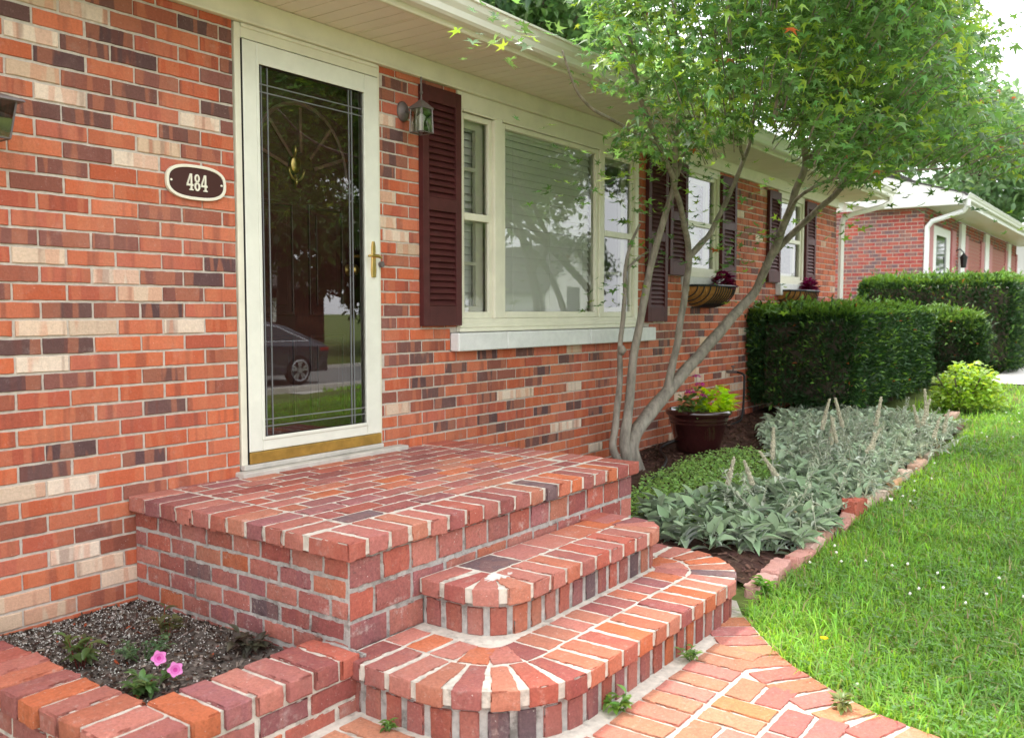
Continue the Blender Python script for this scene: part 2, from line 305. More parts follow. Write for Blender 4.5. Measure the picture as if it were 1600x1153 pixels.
def rbrick(mb, o, ax, dims, col, rnd=.007, rough=.003, taper=1.0, res=.017):
    """worn brick: rounded box with noisy faces. o = centre of the brick; ax = three unit axes; taper scales axis 0 along axis 1"""
    rnd = rnd * .45; rough = rough * .85; L0, W0, H0 = dims; ax = [np.array(a, float) for a in ax]; o = np.array(o, float)
    n = [max(2, int(round(d / res))) for d in dims]; idx = {}; vs = []; fs = []
    def vert(i, j, kk):
        key = (i, j, kk)
        if key in idx: return idx[key]
        def co(t, m, d):   # cluster samples at the edges
            h = d / 2
            if t == 0: return -h
            if t == m: return h
            if m == 2: return 0.0
            if t == 1: return -h + min(rnd * 1.3, h * .5)
            if t == m - 1: return h - min(rnd * 1.3, h * .5)
            return -h + d * t / m
        p = np.array([co(i, n[0], L0), co(j, n[1], W0), co(kk, n[2], H0)]); h = np.array([L0, W0, H0]) / 2
        inn = np.clip(p, -(h - rnd), h - rnd); d = p - inn; l = np.linalg.norm(d)
        nz = np.count_nonzero(np.abs(d) > 1e-9)
        if nz >= 2: p = inn + d / l * rnd
        if taper != 1.0: p[0] *= 1 + (taper - 1) * (p[1] + h[1]) / (2 * h[1])
        w = o + ax[0] * p[0] + ax[1] * p[1] + ax[2] * p[2]
        amp = rough * (1.1 if nz >= 2 else .3)
        q = Vector(w * 24.0); q2 = Vector(w * 110.0)
        dv = np.array(mnoise.noise_vector(q)) * amp + np.array(mnoise.noise_vector(q2)) * amp * .7
        if nz >= 2:
            ch = max(mnoise.noise(Vector(w * 33.0 + np.array([3.1, 8.2, 5.5]))) - .14, mnoise.noise(Vector(w * 70.0)) - .22)
            if ch > 0: w = w - (ax[0] * d[0] + ax[1] * d[1] + ax[2] * d[2]) / l * ch * .040
        vs.append(w + dv); idx[key] = len(vs) - 1; return idx[key]
    for a in range(3):
        b, c = [(1, 2), (2, 0), (0, 1)][a]
        for side in (0, n[a]):
            for s in range(n[b]):
                for t in range(n[c]):
                    q = []
                    for ds, dt in ((0, 0), (1, 0), (1, 1), (0, 1)):
                        key = [0, 0, 0]; key[a] = side; key[b] = s + ds; key[c] = t + dt; q.append(vert(*key))
                    fs.append(tuple(q if side else q[::-1]))
    mb.add(vs, fs, col)
XA, YA, ZA = (1, 0, 0), (0, 1, 0), (0, 0, 1)
# ================================================================== THE HOUSE
HC, BL = .0677, .2032
house = thing('brick_house', (3.0, 0, 0), 'long single storey orange brick house with cream eaves and maroon louvred shutters', 'house')
WX0, WX1, WZT = -4.0, 10.05, 2.475
OPEN = [(.985, 1.905, .44, 3), (2.55, 4.80, .945, 3), (2.487, 5.005, .945, 1.055), (5.645, 6.385, 1.352, 3), (5.60, 6.43, 1.352, 1.482), (7.96, 8.80, 1.352, 3), (7.92, 8.84, 1.352, 1.482)]
# colours read off for the bricks that stand out (pixel of the photograph -> brick)
def z_at(lst, x0, y0, s): return [(x0 + a / s, y0 + b / s) for a, b in lst]
HINT = {}
def hint(kind, pts):
    for px, py in pts:
        P = at(px, py, 0); j = math.floor(P[2] / HC); ph = 0 if j % 2 == 0 else .5; i = math.floor(P[0] / BL - ph); HINT[(j, i)] = kind
hint('dark', z_at([(130, 45), (385, 130), (150, 220), (490, 220), (700, 280), (985, 285), (700, 415), (990, 410), (285, 475), (80, 450), (720, 565), (905, 590), (590, 45), (940, 130), (1025, 155), (1030, 485)], 0, 0, 2.8825))
hint('brown', z_at([(605, 325), (800, 370), (390, 425), (605, 460), (1000, 540), (660, 620), (900, 720), (790, 100), (360, 720), (330, 775), (170, 850), (775, 980), (620, 1040), (90, 1080), (510, 1110), (680, 140)], 0, 0, 2.8825))
hint('cream', z_at([(60, 120), (70, 280), (150, 375), (710, 685), (610, 745), (200, 20), (320, 45), (810, 505)], 0, 0, 2.8825))
hint('cream', z_at([(235, 30), (685, 130), (850, 230), (240, 435), (550, 430), (1090, 420), (250, 645)], 0, 400, 3.8425))
hint('dark', z_at([(1335, 65), (1215, 145), (970, 330), (120, 545), (415, 535), (975, 710), (985, 900), (400, 330), (115, 765)], 0, 400, 3.8425))
hint('brown', z_at([(100, 115), (970, 140), (30, 225), (1100, 235), (700, 335), (1345, 595), (400, 750), (30, 880), (1350, 770)], 0, 400, 3.8425))
hint('dark', z_at([(350, 200), (225, 310), (690, 240)], 0, 640, 3.2026)); hint('brown', z_at([(110, 600), (485, 615), (690, 400), (560, 685), (500, 930)], 0, 640, 3.2026))
hint('cream', z_at([(100, 410), (355, 370), (360, 720), (500, 780), (570, 850), (115, 960), (50, 1060), (240, 1010)], 0, 640, 3.2026))
hint('dark', z_at([(215, 390), (290, 470), (670, 435), (895, 425), (480, 510), (285, 600), (990, 540), (670, 565), (1130, 465), (1310, 450), (350, 660), (420, 720), (665, 695), (830, 735), (420, 860), (665, 820), (985, 770), (1180, 745), (1305, 780), (725, 870), (940, 960), (1040, 940)], 590, 440, 3.8425))
hint('brown', z_at([(360, 380), (730, 500), (425, 580), (215, 675), (840, 855), (1350, 605), (60, 240)], 590, 440, 3.8425))
hint('cream', z_at([(140, 755), (780, 680), (890, 665), (1185, 630), (1190, 400), (1090, 870), (1190, 850), (1310, 990)], 590, 440, 3.8425))
hint('cream', z_at([(750, 530), (735, 905), (735, 1010), (830, 1060), (830, 1125)], 350, 0, 2.8825)); hint('dark', z_at([(735, 410), (810, 420), (730, 635), (800, 645), (770, 750), (740, 800)], 350, 0, 2.8825))
def wall_brick(mb, x0, x1, z0, z1, col, proud=.006):
    nx = max(2, int((x1 - x0) / .022)); e = .0022; ring = []
    for i in range(nx + 1): ring.append((x0 + (x1 - x0) * i / nx, z0))
    for i in range(1, 4): ring.append((x1, z0 + (z1 - z0) * i / 3))
    for i in range(nx - 1, -1, -1): ring.append((x0 + (x1 - x0) * i / nx, z1))
    for i in range(2, 0, -1): ring.append((x0, z0 + (z1 - z0) * i / 3))
    cxm, czm = (x0 + x1) / 2, (z0 + z1) / 2; r0 = []; r1 = []; r2 = []
    for x, z in ring:
        q = Vector((x * 30, z * 30, col[3] * 9)); q2 = Vector((x * 85, z * 85, 3)); dz = (mnoise.noise(q) * .0022 + mnoise.noise(q2) * .0014); dx = mnoise.noise(q + Vector((9, 9, 9))) * .0018
        X, Z = x + dx, z + dz; r0.append((X, .004, Z)); r1.append((X, -proud + .0022, Z))
        r2.append((X + (e if X < cxm else -e) * (1 if abs(X - cxm) > (x1 - x0) / 2 - .006 else 0), -proud, Z + (e if Z < czm else -e) * (1 if abs(Z - czm) > (z1 - z0) / 2 - .006 else 0)))
    n = len(ring); fs = []
    for i in range(n):
        j = (i + 1) % n; fs.append((i, j, n + j, n + i)); fs.append((n + i, n + j, 2 * n + j, 2 * n + i))
    fs.append(tuple(range(2 * n, 3 * n))); mb.add(r0 + r1 + r2, fs, col)
wb = MB(); MJ = .0105
for j in range(-5, 37):
    z0, z1 = j * HC + MJ / 2, (j + 1) * HC - MJ / 2; z1 = min(z1, WZT)
    if z1 - z0 < .012: continue
    cuts = []
    for a, b, c, d in OPEN:
        if d > z0 + .01 and c < z1 - .01: cuts.append((a, b))
    ph = 0 if j % 2 == 0 else .5
    for i in range(math.floor(WX0 / BL) - 1, math.ceil(WX1 / BL) + 1):
        a, b = (i + ph) * BL + MJ / 2, (i + ph + 1) * BL - MJ / 2; a += random.uniform(-.002, .002); b += random.uniform(-.002, .002)
        segs = [(max(a, WX0), min(b, WX1))]
        for ca, cb in cuts:
            ns = []
            for s0, s1 in segs:
                if s1 <= ca or s0 >= cb: ns.append((s0, s1)); continue
                if s0 < ca: ns.append((s0, ca - .004))
                if s1 > cb: ns.append((cb + .004, s1))
            segs = ns
        kind = HINT.get((j, i))
        if kind is None: kind = random.choices(['orange', 'brown', 'dark', 'cream'], [.70, .16, .09, .05])[0]
        if kind is None or (HINT.get((j, i)) is None and -.6 < a < 5.0): kind = random.choices(['orange', 'brown'], [.93, .07])[0] if HINT.get((j, i)) is None else kind
        for s0, s1 in segs:
            if s1 - s0 < .015: continue
            c = random.choice(WCOL[kind]); f = random.uniform(.9, 1.1)
            wall_brick(wb, s0, s1, z0 + random.uniform(-.001, .001), z1 + random.uniform(-.001, .001), (c[0] * f, c[1] * f, c[2] * f, random.random()), .006 + random.uniform(-.0015, .002))
wall = wb.build('wall', MT['wbrick'], house)
mo = MB(); bx = sorted(set([WX0, WX1] + [v for o in OPEN for v in o[:2]])); bz = sorted(set([-.5, WZT] + [min(v, WZT) for o in OPEN for v in o[2:]]))
for x0, x1 in zip(bx, bx[1:]):
    for z0, z1 in zip(bz, bz[1:]):
        cx_, cz_ = (x0 + x1) / 2, (z0 + z1) / 2
        if any(a < cx_ < b and c < cz_ < d for a, b, c, d in OPEN): continue
        mo.box(x0, x1, 0, .19, z0, z1)
mo.build('mortar', MT['mortar'], wall, attr=False)
# side and back walls, ceiling and floors inside
sb = MB(); sb.box(WX0, WX0 + .19, .192, 8.2, -.5, 2.6); sb.box(WX1 - .19, WX1, .192, 8.2, -.5, 2.6); sb.box(WX0, WX1, 8.2, 8.4, -.5, 2.6); sb.build('side_wall', MT['mortar'], house, attr=False)
ib = MB(); ib.box(WX0 + .2, WX1 - .2, 1.6, 1.65, .3, 2.6); ib.box(WX0 + .2, WX1 - .2, .2, 1.6, 2.595, 2.62); ib.box(WX0 + .2, WX1 - .2, .2, 1.6, .36, .40); ib.build('room', MT['interior'], house, attr=False)
# eaves: frieze, soffit, fascia, gutter, roof
EX0, EX1 = -4.4, 10.45
b = MB(); b.box(WX0, WX1 + .02, -.024, .0, 2.475, 2.587); b.box(WX0, WX1 + .02, -.036, -.0245, 2.475, 2.487); b.build('frieze', MT['cream'], house, bevel=.002, attr=False)
b = MB(); x = EX0
while x < EX1:
    x2 = min(x + .102, EX1); b.box(x + .003, x2 - .003, -.497, .1, 2.589, 2.597); b.box(x2 - .003, x2 + .003, -.497, .1, 2.5935, 2.599); x = x2
for xx in np.arange(EX0, EX1, .61): b.box(xx, xx + .004, -.497, -.03, 2.5865, 2.589)
b.build('soffit', MT['soffit'], house, attr=False)
b = MB(); b.prism_x([(-.497, 2.574), (-.497, 2.70), (-.520, 2.70), (-.520, 2.582), (-.514, 2.574)], EX0, EX1); b.build('fascia', MT['cream'], house, attr=False)
b = MB(); gp = [(-.522, 2.600), (-.570, 2.600), (-.585, 2.612), (-.592, 2.640), (-.612, 2.662), (-.622, 2.690), (-.634, 2.694), (-.634, 2.706), (-.622, 2.709), (-.616, 2.700), (-.606, 2.668), (-.584, 2.645), (-.578, 2.618), (-.566, 2.606), (-.528, 2.606), (-.528, 2.706), (-.522, 2.706)]
b.prism_x(gp[::-1], EX0, EX1); b.prism_x([(-.524, 2.602), (-.524, 2.70), (-.62, 2.70), (-.59, 2.64), (-.57, 2.602)], EX1 - .004, EX1); gut = b.build('gutter', MT['gutter'], house, attr=False)
d = MB(); X = 10.12
d.tube([(10.36, -.57, 2.61), (10.36, -.56, 2.54), (10.30, -.50, 2.49), (10.16, -.16, 2.40), (10.12, -.07, 2.34), (10.11, -.055, 2.24), (10.11, -.055, 1.2), (10.11, -.055, .25)], [.036] * 8, 4); d.build('downspout', MT['gutter'], house, bevel=.006, attr=False)
b = MB(); sl = math.tan(R(19)); yr = 4.1
prof = [(-.60, 2.712), (yr, 2.712 + sl * (yr + .6)), (8.8, 2.712), (8.8, 2.69), (yr, 2.69 + sl * (yr + .6)), (-.60, 2.69)]
b.prism_x(prof[::-1], EX0, EX1); b.build('roof', MT['shingle'], house, attr=False)
for xx in (EX1 - .42, EX0 + .40): b = MB(); b.prism_x([(.0, 2.6), (8.4, 2.6), (yr, 2.68 + sl * (yr + .5))], xx, xx + .02); b.build('gable', MT['cream'], house, attr=False)
for xx in (EX1 - .37, EX0): b = MB(); b.prism_x([(-.52, 2.60), (-.52, 2.70), (yr, 2.685 + sl * (yr + .6)), (8.7, 2.70), (8.7, 2.60), (yr, 2.55 + sl * (yr + .6))][::-1], xx, xx + .37); b.build('bargeboard', MT['cream'], house, attr=False)
# ---- storm door
dr = MB(); DX0, DX1, DZ0, DZ1 = 1.026, 1.884, .474, 2.404; GX0, GX1, GZ0, GZ1 = 1.102, 1.785, .585, 2.318
def frame(mb, x0, x1, z0, z1, gx0, gx1, gz0, gz1, y0, y1):
    mb.box(x0, gx0, y0, y1, z0, z1); mb.box(gx1, x1, y0, y1, z0, z1); mb.box(gx0, gx1, y0, y1, z0, gz0); mb.box(gx0, gx1, y0, y1, gz1, z1)
frame(dr, DX0, DX1, DZ0 + .055, DZ1, GX0, GX1, GZ0, GZ1, -.022, .012)
storm = dr.build('storm_door', MT['trim'], house, bevel=.004, attr=False)
g = MB(); frame(g, GX0 - .006, GX1 + .006, GZ0 - .006, GZ1 + .006, GX0 + .010, GX1 - .010, GZ0 + .010, GZ1 - .010, -.027, -.0225); g.build('glazing_bead', MT['trim'], storm, bevel=.002, attr=False)
g = MB(); g.quad((GX0 + .002, -.006, GZ0 + .002), (GX1 - .002, -.006, GZ0 + .002), (GX1 - .002, -.006, GZ1 - .002), (GX0 + .002, -.006, GZ1 - .002)); g.build('pane', MT['stormglass'], storm, attr=False)
g = MB()
for x in (1.136, 1.172, 1.684, 1.704): g.box(x - .0026, x + .0026, -.0095, -.0065, GZ0 + .01, GZ1 - .01)
for z in (.640, .673, 2.19, 2.225): g.box(GX0 + .01, GX1 - .01, -.0092, -.0066, z - .0026, z + .0026)
g.build('leading', MT['lead'], storm, attr=False)
g = MB(); g.box(DX0, DX1, -.026, -.004, DZ0, DZ0 + .053); g.build('sweep', MT['goldpaint'], storm, bevel=.003, attr=False)
g = MB(); hx = 1.832; g.prism_y([(hx - .013, 1.36), (hx + .013, 1.36), (hx + .017, 1.40), (hx + .013, 1.44), (hx + .012, 1.52), (hx + .006, 1.548), (hx - .006, 1.548), (hx - .012, 1.52), (hx - .013, 1.44), (hx - .017, 1.40)], -.034, -.022)
g.tube([(hx, -.034, 1.47), (hx, -.062, 1.47)], .009, 10); g.tube([(hx + .03, -.060, 1.462), (hx, -.064, 1.47), (hx - .045, -.062, 1.472), (hx - .068, -.058, 1.468)], [.006, .010, .008, .006], 8)
g.build('handle', MT['brass'], storm, bevel=.003, attr=False)
g = MB(); g.tube([(hx + .055, -.022, 1.43), (hx + .058, -.04, 1.43)], .016, 12); g.build('lock', MT['pewter'], storm, attr=False)
# casing round the door and head board
c = MB(); c.box(.990, 1.022, -.012, .09, .47, 2.473); c.box(1.888, 1.903, -.012, .09, .47, 2.473); c.box(1.022, 1.888, -.012, .09, 2.410, 2.473); c.box(1.022, 1.888, -.020, -.0125, 2.455, 2.473); c.build('door_casing', MT['cream'], house, bevel=.003, attr=False)
c = MB(); c.box(1.0225, 1.0255, -.018, .0, .474, 2.404); c.build('gap_shade', MT['black'], house, attr=False)  # thin black strip standing in for the shade in the gap
c = MB(); c.box(1.022, 1.050, .092, .13, .47, 2.40); c.box(1.868, 1.888, .012, .13, .47, 2.40); c.build('door_jamb', MT['trim'], house, attr=False)
# inner door with panels and knocker
fd = MB(); IX0, IX1 = 1.05, 1.868; fd.box(IX0, IX1, .11, .15, .475, 2.40)
for px0, px1 in ((IX0 + .12, 1.415), (1.505, IX1 - .12)):
    for pz0, pz1 in ((.62, 1.06), (1.16, 1.72)):
        frame(fd, px0, px1, pz0, pz1, px0 + .02, px1 - .02, pz0 + .02, pz1 - .02, .098, .111); fd.box(px0 + .05, px1 - .05, .100, .111, pz0 + .05, pz1 - .05)
fan = MB()      # sunburst panel at the top
for a in (20, 50, 90, 130, 160):
    ca, sa = math.cos(R(a)), math.sin(R(a)); fan.obox((1.459 + ca * .2, .104, 1.86 + sa * .22), ((ca, 0, sa), (0, 1, 0), (-sa, 0, ca)), (.11, .007, .008))
fan.tube([(1.459 + .31 * math.cos(R(a)), .105, 1.85 + .36 * math.sin(R(a))) for a in range(0, 181, 12)], .011, 6)
fdo = fd.build('front_door', MT['door'], house, bevel=.004, attr=False); fan.build('fan_moulding', M('pale_rose', (.20, .085, .07), .4, .5, (12, .3)), fdo, attr=False)  # fan lines in a paler rose than the door
k = MB(); kx, kz = 1.418, 1.905
k.lathe([(.0, .012), (.028, .010), (.034, .0), (.028, -.0)], (0, 0, 0), 16)
k.v = [(kx + a, .098 - c_ * .9, kz + b_ * 1.35) for a, b_, c_ in k.v]
k.tube([(kx + .05 * math.cos(R(a)), .085, kz - .005 + .075 * math.sin(R(a))) for a in range(190, 351, 16)], .006, 6)
k.tube([(kx, .10, kz + .045), (kx, .092, kz + .07), (kx, .095, kz + .1)], [.008, .011, .002], 8); k.tube([(kx, .095, kz - .05), (kx, .088, kz - .085), (kx, .095, kz - .115)], [.007, .011, .002], 8); k.build('knocker', MT['brass'], fdo, smooth=True, attr=False)
k = MB(); k.lathe([(.0, .065), (.018, .062), (.030, .048), (.030, .035), (.012, .022), (.012, .008), (.030, .006), (.032, 0)], (0, 0, 0), 16); k.v = [(1.785 + a, .11 - c_, 1.40 + b_) for a, b_, c_ in k.v]; k.build('doorknob', MT['brass'], fdo, smooth=True, attr=False)
c = MB(); c.box(.955, 2.05, -.070, .0, .40, .446); c.box(.99, 1.90, -.028, .15, .4465, .472); th = c.build('threshold', MT['concrete'], house, bevel=.006, attr=False)
# ---- windows
def glassq(x0, x1, y, z0, z1): return MB().quad((x0, y, z0), (x1, y, z0), (x1, y, z1), (x0, y, z1))
def blinds(parent, x0, x1, z0, z1, y, pitch=.047, tilt=70):
    b = MB(); z = z1 - .05; t = R(tilt)
    b.box(x0, x1, y - .02, y + .03, z1 - .045, z1)
    while z > z0 + .02:
        jz = random.uniform(-.001, .001); c_, s_ = math.cos(t) * .0255, math.sin(t) * .0255
        b.add([(x0, y - c_, z - s_ + jz), (x1, y - c_, z - s_ + jz), (x1, y + .002, z + .004), (x0, y + .002, z + .004), (x0, y + c_, z + s_ + jz), (x1, y + c_, z + s_ + jz)], [(0, 1, 2, 3), (3, 2, 5, 4)]); z -= pitch
    b.box(x0, x1, y - .014, y + .014, z0, z0 + .018)
    for xx in np.linspace(x0 + .12, x1 - .12, max(2, int((x1 - x0) / .5) + 1)): b.box(xx - .001, xx + .001, y - .027, y - .025, z0, z1)
    return b.build('blind', MT['blind'], parent, attr=False)
def double_hung(win, x0, x1, z0, z1, zm, y=.02, muntins=()):
    f = MB(); s = .034; frame(f, x0, x1, z0, z1, x0 + s, x1 - s, z0 + .04, z1 - s, y - .012, y + .02); f.box(x0 + s, x1 - s, y - .016, y + .018, zm - .022, zm + .022); o = f.build('sash', MT['cream'], win, bevel=.003, attr=False)
    glassq(x0 + s - .004, x1 - s + .004, y + .004, z0 + .036, zm - .018).build('pane', MT['glass'], win, attr=False); glassq(x0 + s - .004, x1 - s + .004, y + .006, zm + .018, z1 - s + .004).build('pane', MT['glass'], win, attr=False)
    f = MB(); frame(f, x0 + s - .02, x1 - s + .02, z0 + .02, z1 - .02, x0 + s + .03, x1 - s - .055, z0 + .075, z1 - .07, y + .05, y + .075)
    f.box(x0 + s, x1 - s, y + .05, y + .075, zm - .02, zm + .02)
    for zz in muntins: f.box(x0 + s + .03, x1 - s - .055, y + .052, y + .07, zz - .010, zz + .010)
    f.build('inner_sash', MT['cream'], win, attr=False)
    return o
# picture window, made of three lights
w = MB(); frame(w, 2.552, 4.798, 1.057, 2.474, 2.60, 4.745, 1.137, 2.375, -.012, .11)
w.box(2.912, 2.990, -.014, .11, 1.137, 2.375); w.box(4.190, 4.262, -.014, .11, 1.137, 2.375)
w.box(2.55, 4.80, -.030, -.013, 1.0575, 1.082); w.box(2.56, 4.79, -.022, -.0125, 1.0825, 1.108)
for xa, xb in ((2.60, 2.912), (2.990, 4.190), (4.262, 4.745)): w.box(xa, xb, -.020, -.004, 2.362, 2.375)
win = w.build('window', MT['cream'], house, bevel=.004, attr=False)
pf = MB(); frame(pf, 2.990, 4.190, 1.138, 2.362, 3.034, 4.150, 1.180, 2.330, -.004, .05); pf.build('picture_sash', MT['cream'], win, bevel=.004, attr=False)
glassq(3.030, 4.154, .018, 1.176, 2.334).build('pane', MT['glass'], win, attr=False)
double_hung(win, 2.601, 2.911, 1.138, 2.362, 1.752, muntins=(2.05, 1.475)); double_hung(win, 4.263, 4.744, 1.138, 2.362, 1.764, muntins=(2.05, 1.475))
blinds(win, 3.05, 4.15, 1.15, 2.36, .062, tilt=71); blinds(win, 2.60, 2.93, 1.15, 2.36, .128, tilt=64)
c = MB()
for i in range(10):
    x = 4.165 + i * .013; c.box(x, x + .011, .15 + .012 * (i % 2), .16 + .012 * (i % 2), 1.10, 2.37)
c.build('curtain', MT['curtain'], win, attr=False)
s = MB(); s.box(2.487, 2.968, -.070, .0, .945, 1.053); s.box(2.972, 3.98, -.070, .0, .945, 1.053); s.box(3.984, 5.005, -.070, .0, .945, 1.053); s.box(2.55, 4.80, .0005, .1, .945, 1.053)
s.build('stone_sill', MT['stone'], win, bevel=.008, attr=False)
for x0, x1, draped in ((5.645, 6.385, True), (7.96, 8.80, False)):
    w = MB(); frame(w, x0 + .002, x1 - .002, 1.484, 2.474, x0 + .05, x1 - .05, 1.53, 2.40, -.012, .11); wn_ = w.build('window', MT['cream'], house, bevel=.004, attr=False)
    double_hung(wn_, x0 + .051, x1 - .051, 1.531, 2.399, 1.96)
    if draped: blinds(wn_, x0 + .06, x1 - .06, 1.50, 2.39, .155)
    else: MB().box(x0 + .055, x0 + .22, .15, .17, 1.5, 2.39).build('curtain', MT['curtain'], wn_, attr=False)
    MB().box(x0 - .045, x1 + .045, -.065, .0, 1.354, 1.482).box(x0 + .001, x1 - .001, .0005, .1, 1.354, 1.4825).build('stone_sill', MT['stone'], wn_, bevel=.008, attr=False)
# ---- shutters
def shutter(x0, x1, z0, z1):
    f = MB(); st = .052; zm = (z0 + z1) / 2 + .02; yb, yf = -.009, -.042
    frame(f, x0, x1, z0, z1, x0 + st, x1 - st, z0 + .115, z1 - .085, yf, yb); f.box(x0 + st, x1 - st, yf, yb, zm - .036, zm + .036); f.box(x0 + st, x1 - st, yb - .004, yb, z0 + .11, z1 - .08)
    o = f.build('shutter', MT['shutter'], house, bevel=.003, attr=False); l = MB()
    for a, b_ in ((z0 + .115, zm - .036), (zm + .036, z1 - .085)):
        n = int(round((b_ - a) / .0365))
        for i in range(n):
            zc = a + (i + .5) * (b_ - a) / n; t = R(58); l.obox(((x0 + x1) / 2, -.026, zc), ((1, 0, 0), (0, -math.cos(t), -math.sin(t)), (0, math.sin(t), -math.cos(t))), ((x1 - x0) / 2 - st + .001, .0205, .0032))
    l.build('louvre', MT['shutter'], o, attr=False)
for a in ((2.212, 2.552, 1.097, 2.442), (4.915, 5.265, 1.097, 2.442), (5.305, 5.642, 1.488, 2.442), (6.388, 6.735, 1.488, 2.442), (7.612, 7.957, 1.488, 2.442), (8.803, 9.15, 1.488, 2.442)): shutter(*a)
# ================================================================== number plaque 484
pl = thing('number_plaque', (.777, 0, 1.66), 'maroon oval house number plaque with cream rim reading 484', 'sign')
def superell(cx, cz, a, b, n=48, e=2.7): return [(cx + a * math.copysign(abs(math.cos(t)) ** (2 / e), math.cos(t)), cz + b * math.copysign(abs(math.sin(t)) ** (2 / e), math.sin(t))) for t in [2 * math.pi * i / n for i in range(n)]]
pcx, pcz, pa, pb = .777, 1.734, .148, .075
MB().prism_y(superell(pcx, pcz, pa - .006, pb - .006), -.018, -.0085).build('plate', MT['plaque'], pl, attr=False)
r_ = MB(); o1, o2 = superell(pcx, pcz, pa, pb), superell(pcx, pcz, pa - .013, pb - .013); n = 48
vs = [(x, -.009, z) for x, z in o1] + [(x, -.023, z) for x, z in o1] + [(x, -.023, z) for x, z in o2] + [(x, -.017, z) for x, z in o2]; fs = []
for q in range(3):
    for i in range(n): fs.append((q * n + i, q * n + (i + 1) % n, (q + 1) * n + (i + 1) % n, (q + 1) * n + i))
r_.add(vs, fs); r_.build('rim', MT['plaquerim'], pl, bevel=.002, attr=False)
for x in (pcx - pa + .024, pcx + pa - .024): MB().tube([(x, -.017, pcz), (x, -.022, pcz)], .005, 8).build('screw', MT['plaquerim'], pl, attr=False)
def four(cx):
    m = MB(); y0, y1 = -.0235, -.0175; h = .038
    m.prism_y([(cx + .004, pcz - h), (cx + .014, pcz - h), (cx + .014, pcz + h), (cx + .006, pcz + h), (cx + .004, pcz + h - .01)], y0, y1)
    m.prism_y([(cx - .020, pcz - .018), (cx + .021, pcz - .018), (cx + .021, pcz - .009), (cx - .0195, pcz - .009)], y0 - .0004, y1)
    m.prism_y([(cx - .020, pcz - .0095), (cx - .012, pcz - .0095), (cx + .0075, pcz + h), (cx + .002, pcz + h)], y0 - .0002, y1)
    m.prism_y([(cx - .004, pcz - h), (cx + .021, pcz - h), (cx + .021, pcz - h + .006), (cx - .004, pcz - h + .006)], y0 - .0006, y1); return m
def eight(cx):
    m = MB()
    for cz, a, b, ia, ib in ((pcz + .0185, .0165, .0195, .0075, .0115), (pcz - .0185, .0185, .0205, .0085, .0120)):
        n = 28; vs = []; fs = []
        for (aa, bb, y) in ((a, b, -.0175), (a, b, -.0235), (ia, ib, -.0235), (ia, ib, -.0175)): vs += [(cx + aa * math.cos(2 * math.pi * i / n), y, cz + bb * math.sin(2 * math.pi * i / n)) for i in range(n)]
        for q in range(3):
            for i in range(n): fs.append((q * n + i, q * n + (i + 1) % n, (q + 1) * n + (i + 1) % n, (q + 1) * n + i))
        m.add(vs, fs)
    return m
for f_, cx in ((four, pcx - .047), (eight, pcx), (four, pcx + .045)): dg = f_(cx); dg.v = [(pcx + (a - pcx) * .76, b_, pcz + (c_ - pcz) * .93) for a, b_, c_ in dg.v]; dg.build('digit', MT['plaquerim'], pl, attr=False)
# ================================================================== wall lanterns
def lantern(loc, label, hood):
    t = thing('wall_lantern', loc, label, 'lamp'); x, y, z = loc
    p = MB(); p.lathe([(0, .03), (.018, .026), (.038, .014), (.046, .006), (.046, 0)], (0, 0, 0), 20); p.v = [(x + a, -.008 - c_, z + b_ * 1.2) for a, b_, c_ in p.v]; p.build('backplate', MT['pewter'], t, smooth=True, attr=False)
    cy = -.145
    a = MB(); a.tube([(x, -.03, z), (x, -.07, z - .015), (x, -.11, z + .02), (x, cy, z + .045), (x, cy, z + .02)], .008, 8); a.build('arm', MT['pewter'], t, smooth=True, attr=False)
    top = z - .005; bot = top - .125; w0, w1 = (.040, .044) if not hood else (.072, .055)
    def sq(w, zz): return [(x - w, cy - w, zz), (x + w, cy - w, zz), (x + w, cy + w, zz), (x - w, cy + w, zz)]
    g = MB(); g.add(sq(w1, bot) + sq(w0, top), [(0, 1, 5, 4), (1, 2, 6, 5), (2, 3, 7, 6), (3, 0, 4, 7), (3, 2, 1, 0)]); g.build('glass', MT['frost'], t, attr=False); MB().tube([(x, cy, bot + .005), (x, cy, bot + .05), (x, cy, bot + .085), (x, cy, bot + .10)], [.013, .013, .024, .008], 10).build('bulb', MT['white'], t, smooth=True, attr=False)
    c = MB()
    for i in range(4):
        p0, p1 = sq(w1 + .001, bot)[i], sq(w0 + .001, top)[i]; c.tube([p0, p1], .0035, 4)
        q = sq(w1 + .001, bot); c.tube([q[i], q[(i + 1) % 4]], .003, 4)
    rw0 = w0 + (.008 if not hood else .022)
    c.add(sq(rw0, top) + sq(rw0 * .96, top + .008) + sq(.02, top + .035) + sq(.008, top + .048), [(3, 2, 1, 0)] + [(4 * r + i, 4 * r + (i + 1) % 4, 4 * r + 4 + (i + 1) % 4, 4 * r + 4 + i) for r in range(3) for i in range(4)] + [(12, 13, 14, 15)])
    c.tube([(x, cy, top + .04), (x, cy, top + .075), (x, cy, top + .085), (x, cy, top + .10), (x, cy, top + .17)], [.006, .004, .010, .005, .0045], 8); c.build('cage', MT['pewter'], t, attr=False)
lantern((2.085, 0, 2.268), 'small square pewter wall lantern between the door and the maroon shutter', False)
lantern((-.135, 0, 1.90), 'tapered wall lantern at the left edge of the brick front', True)
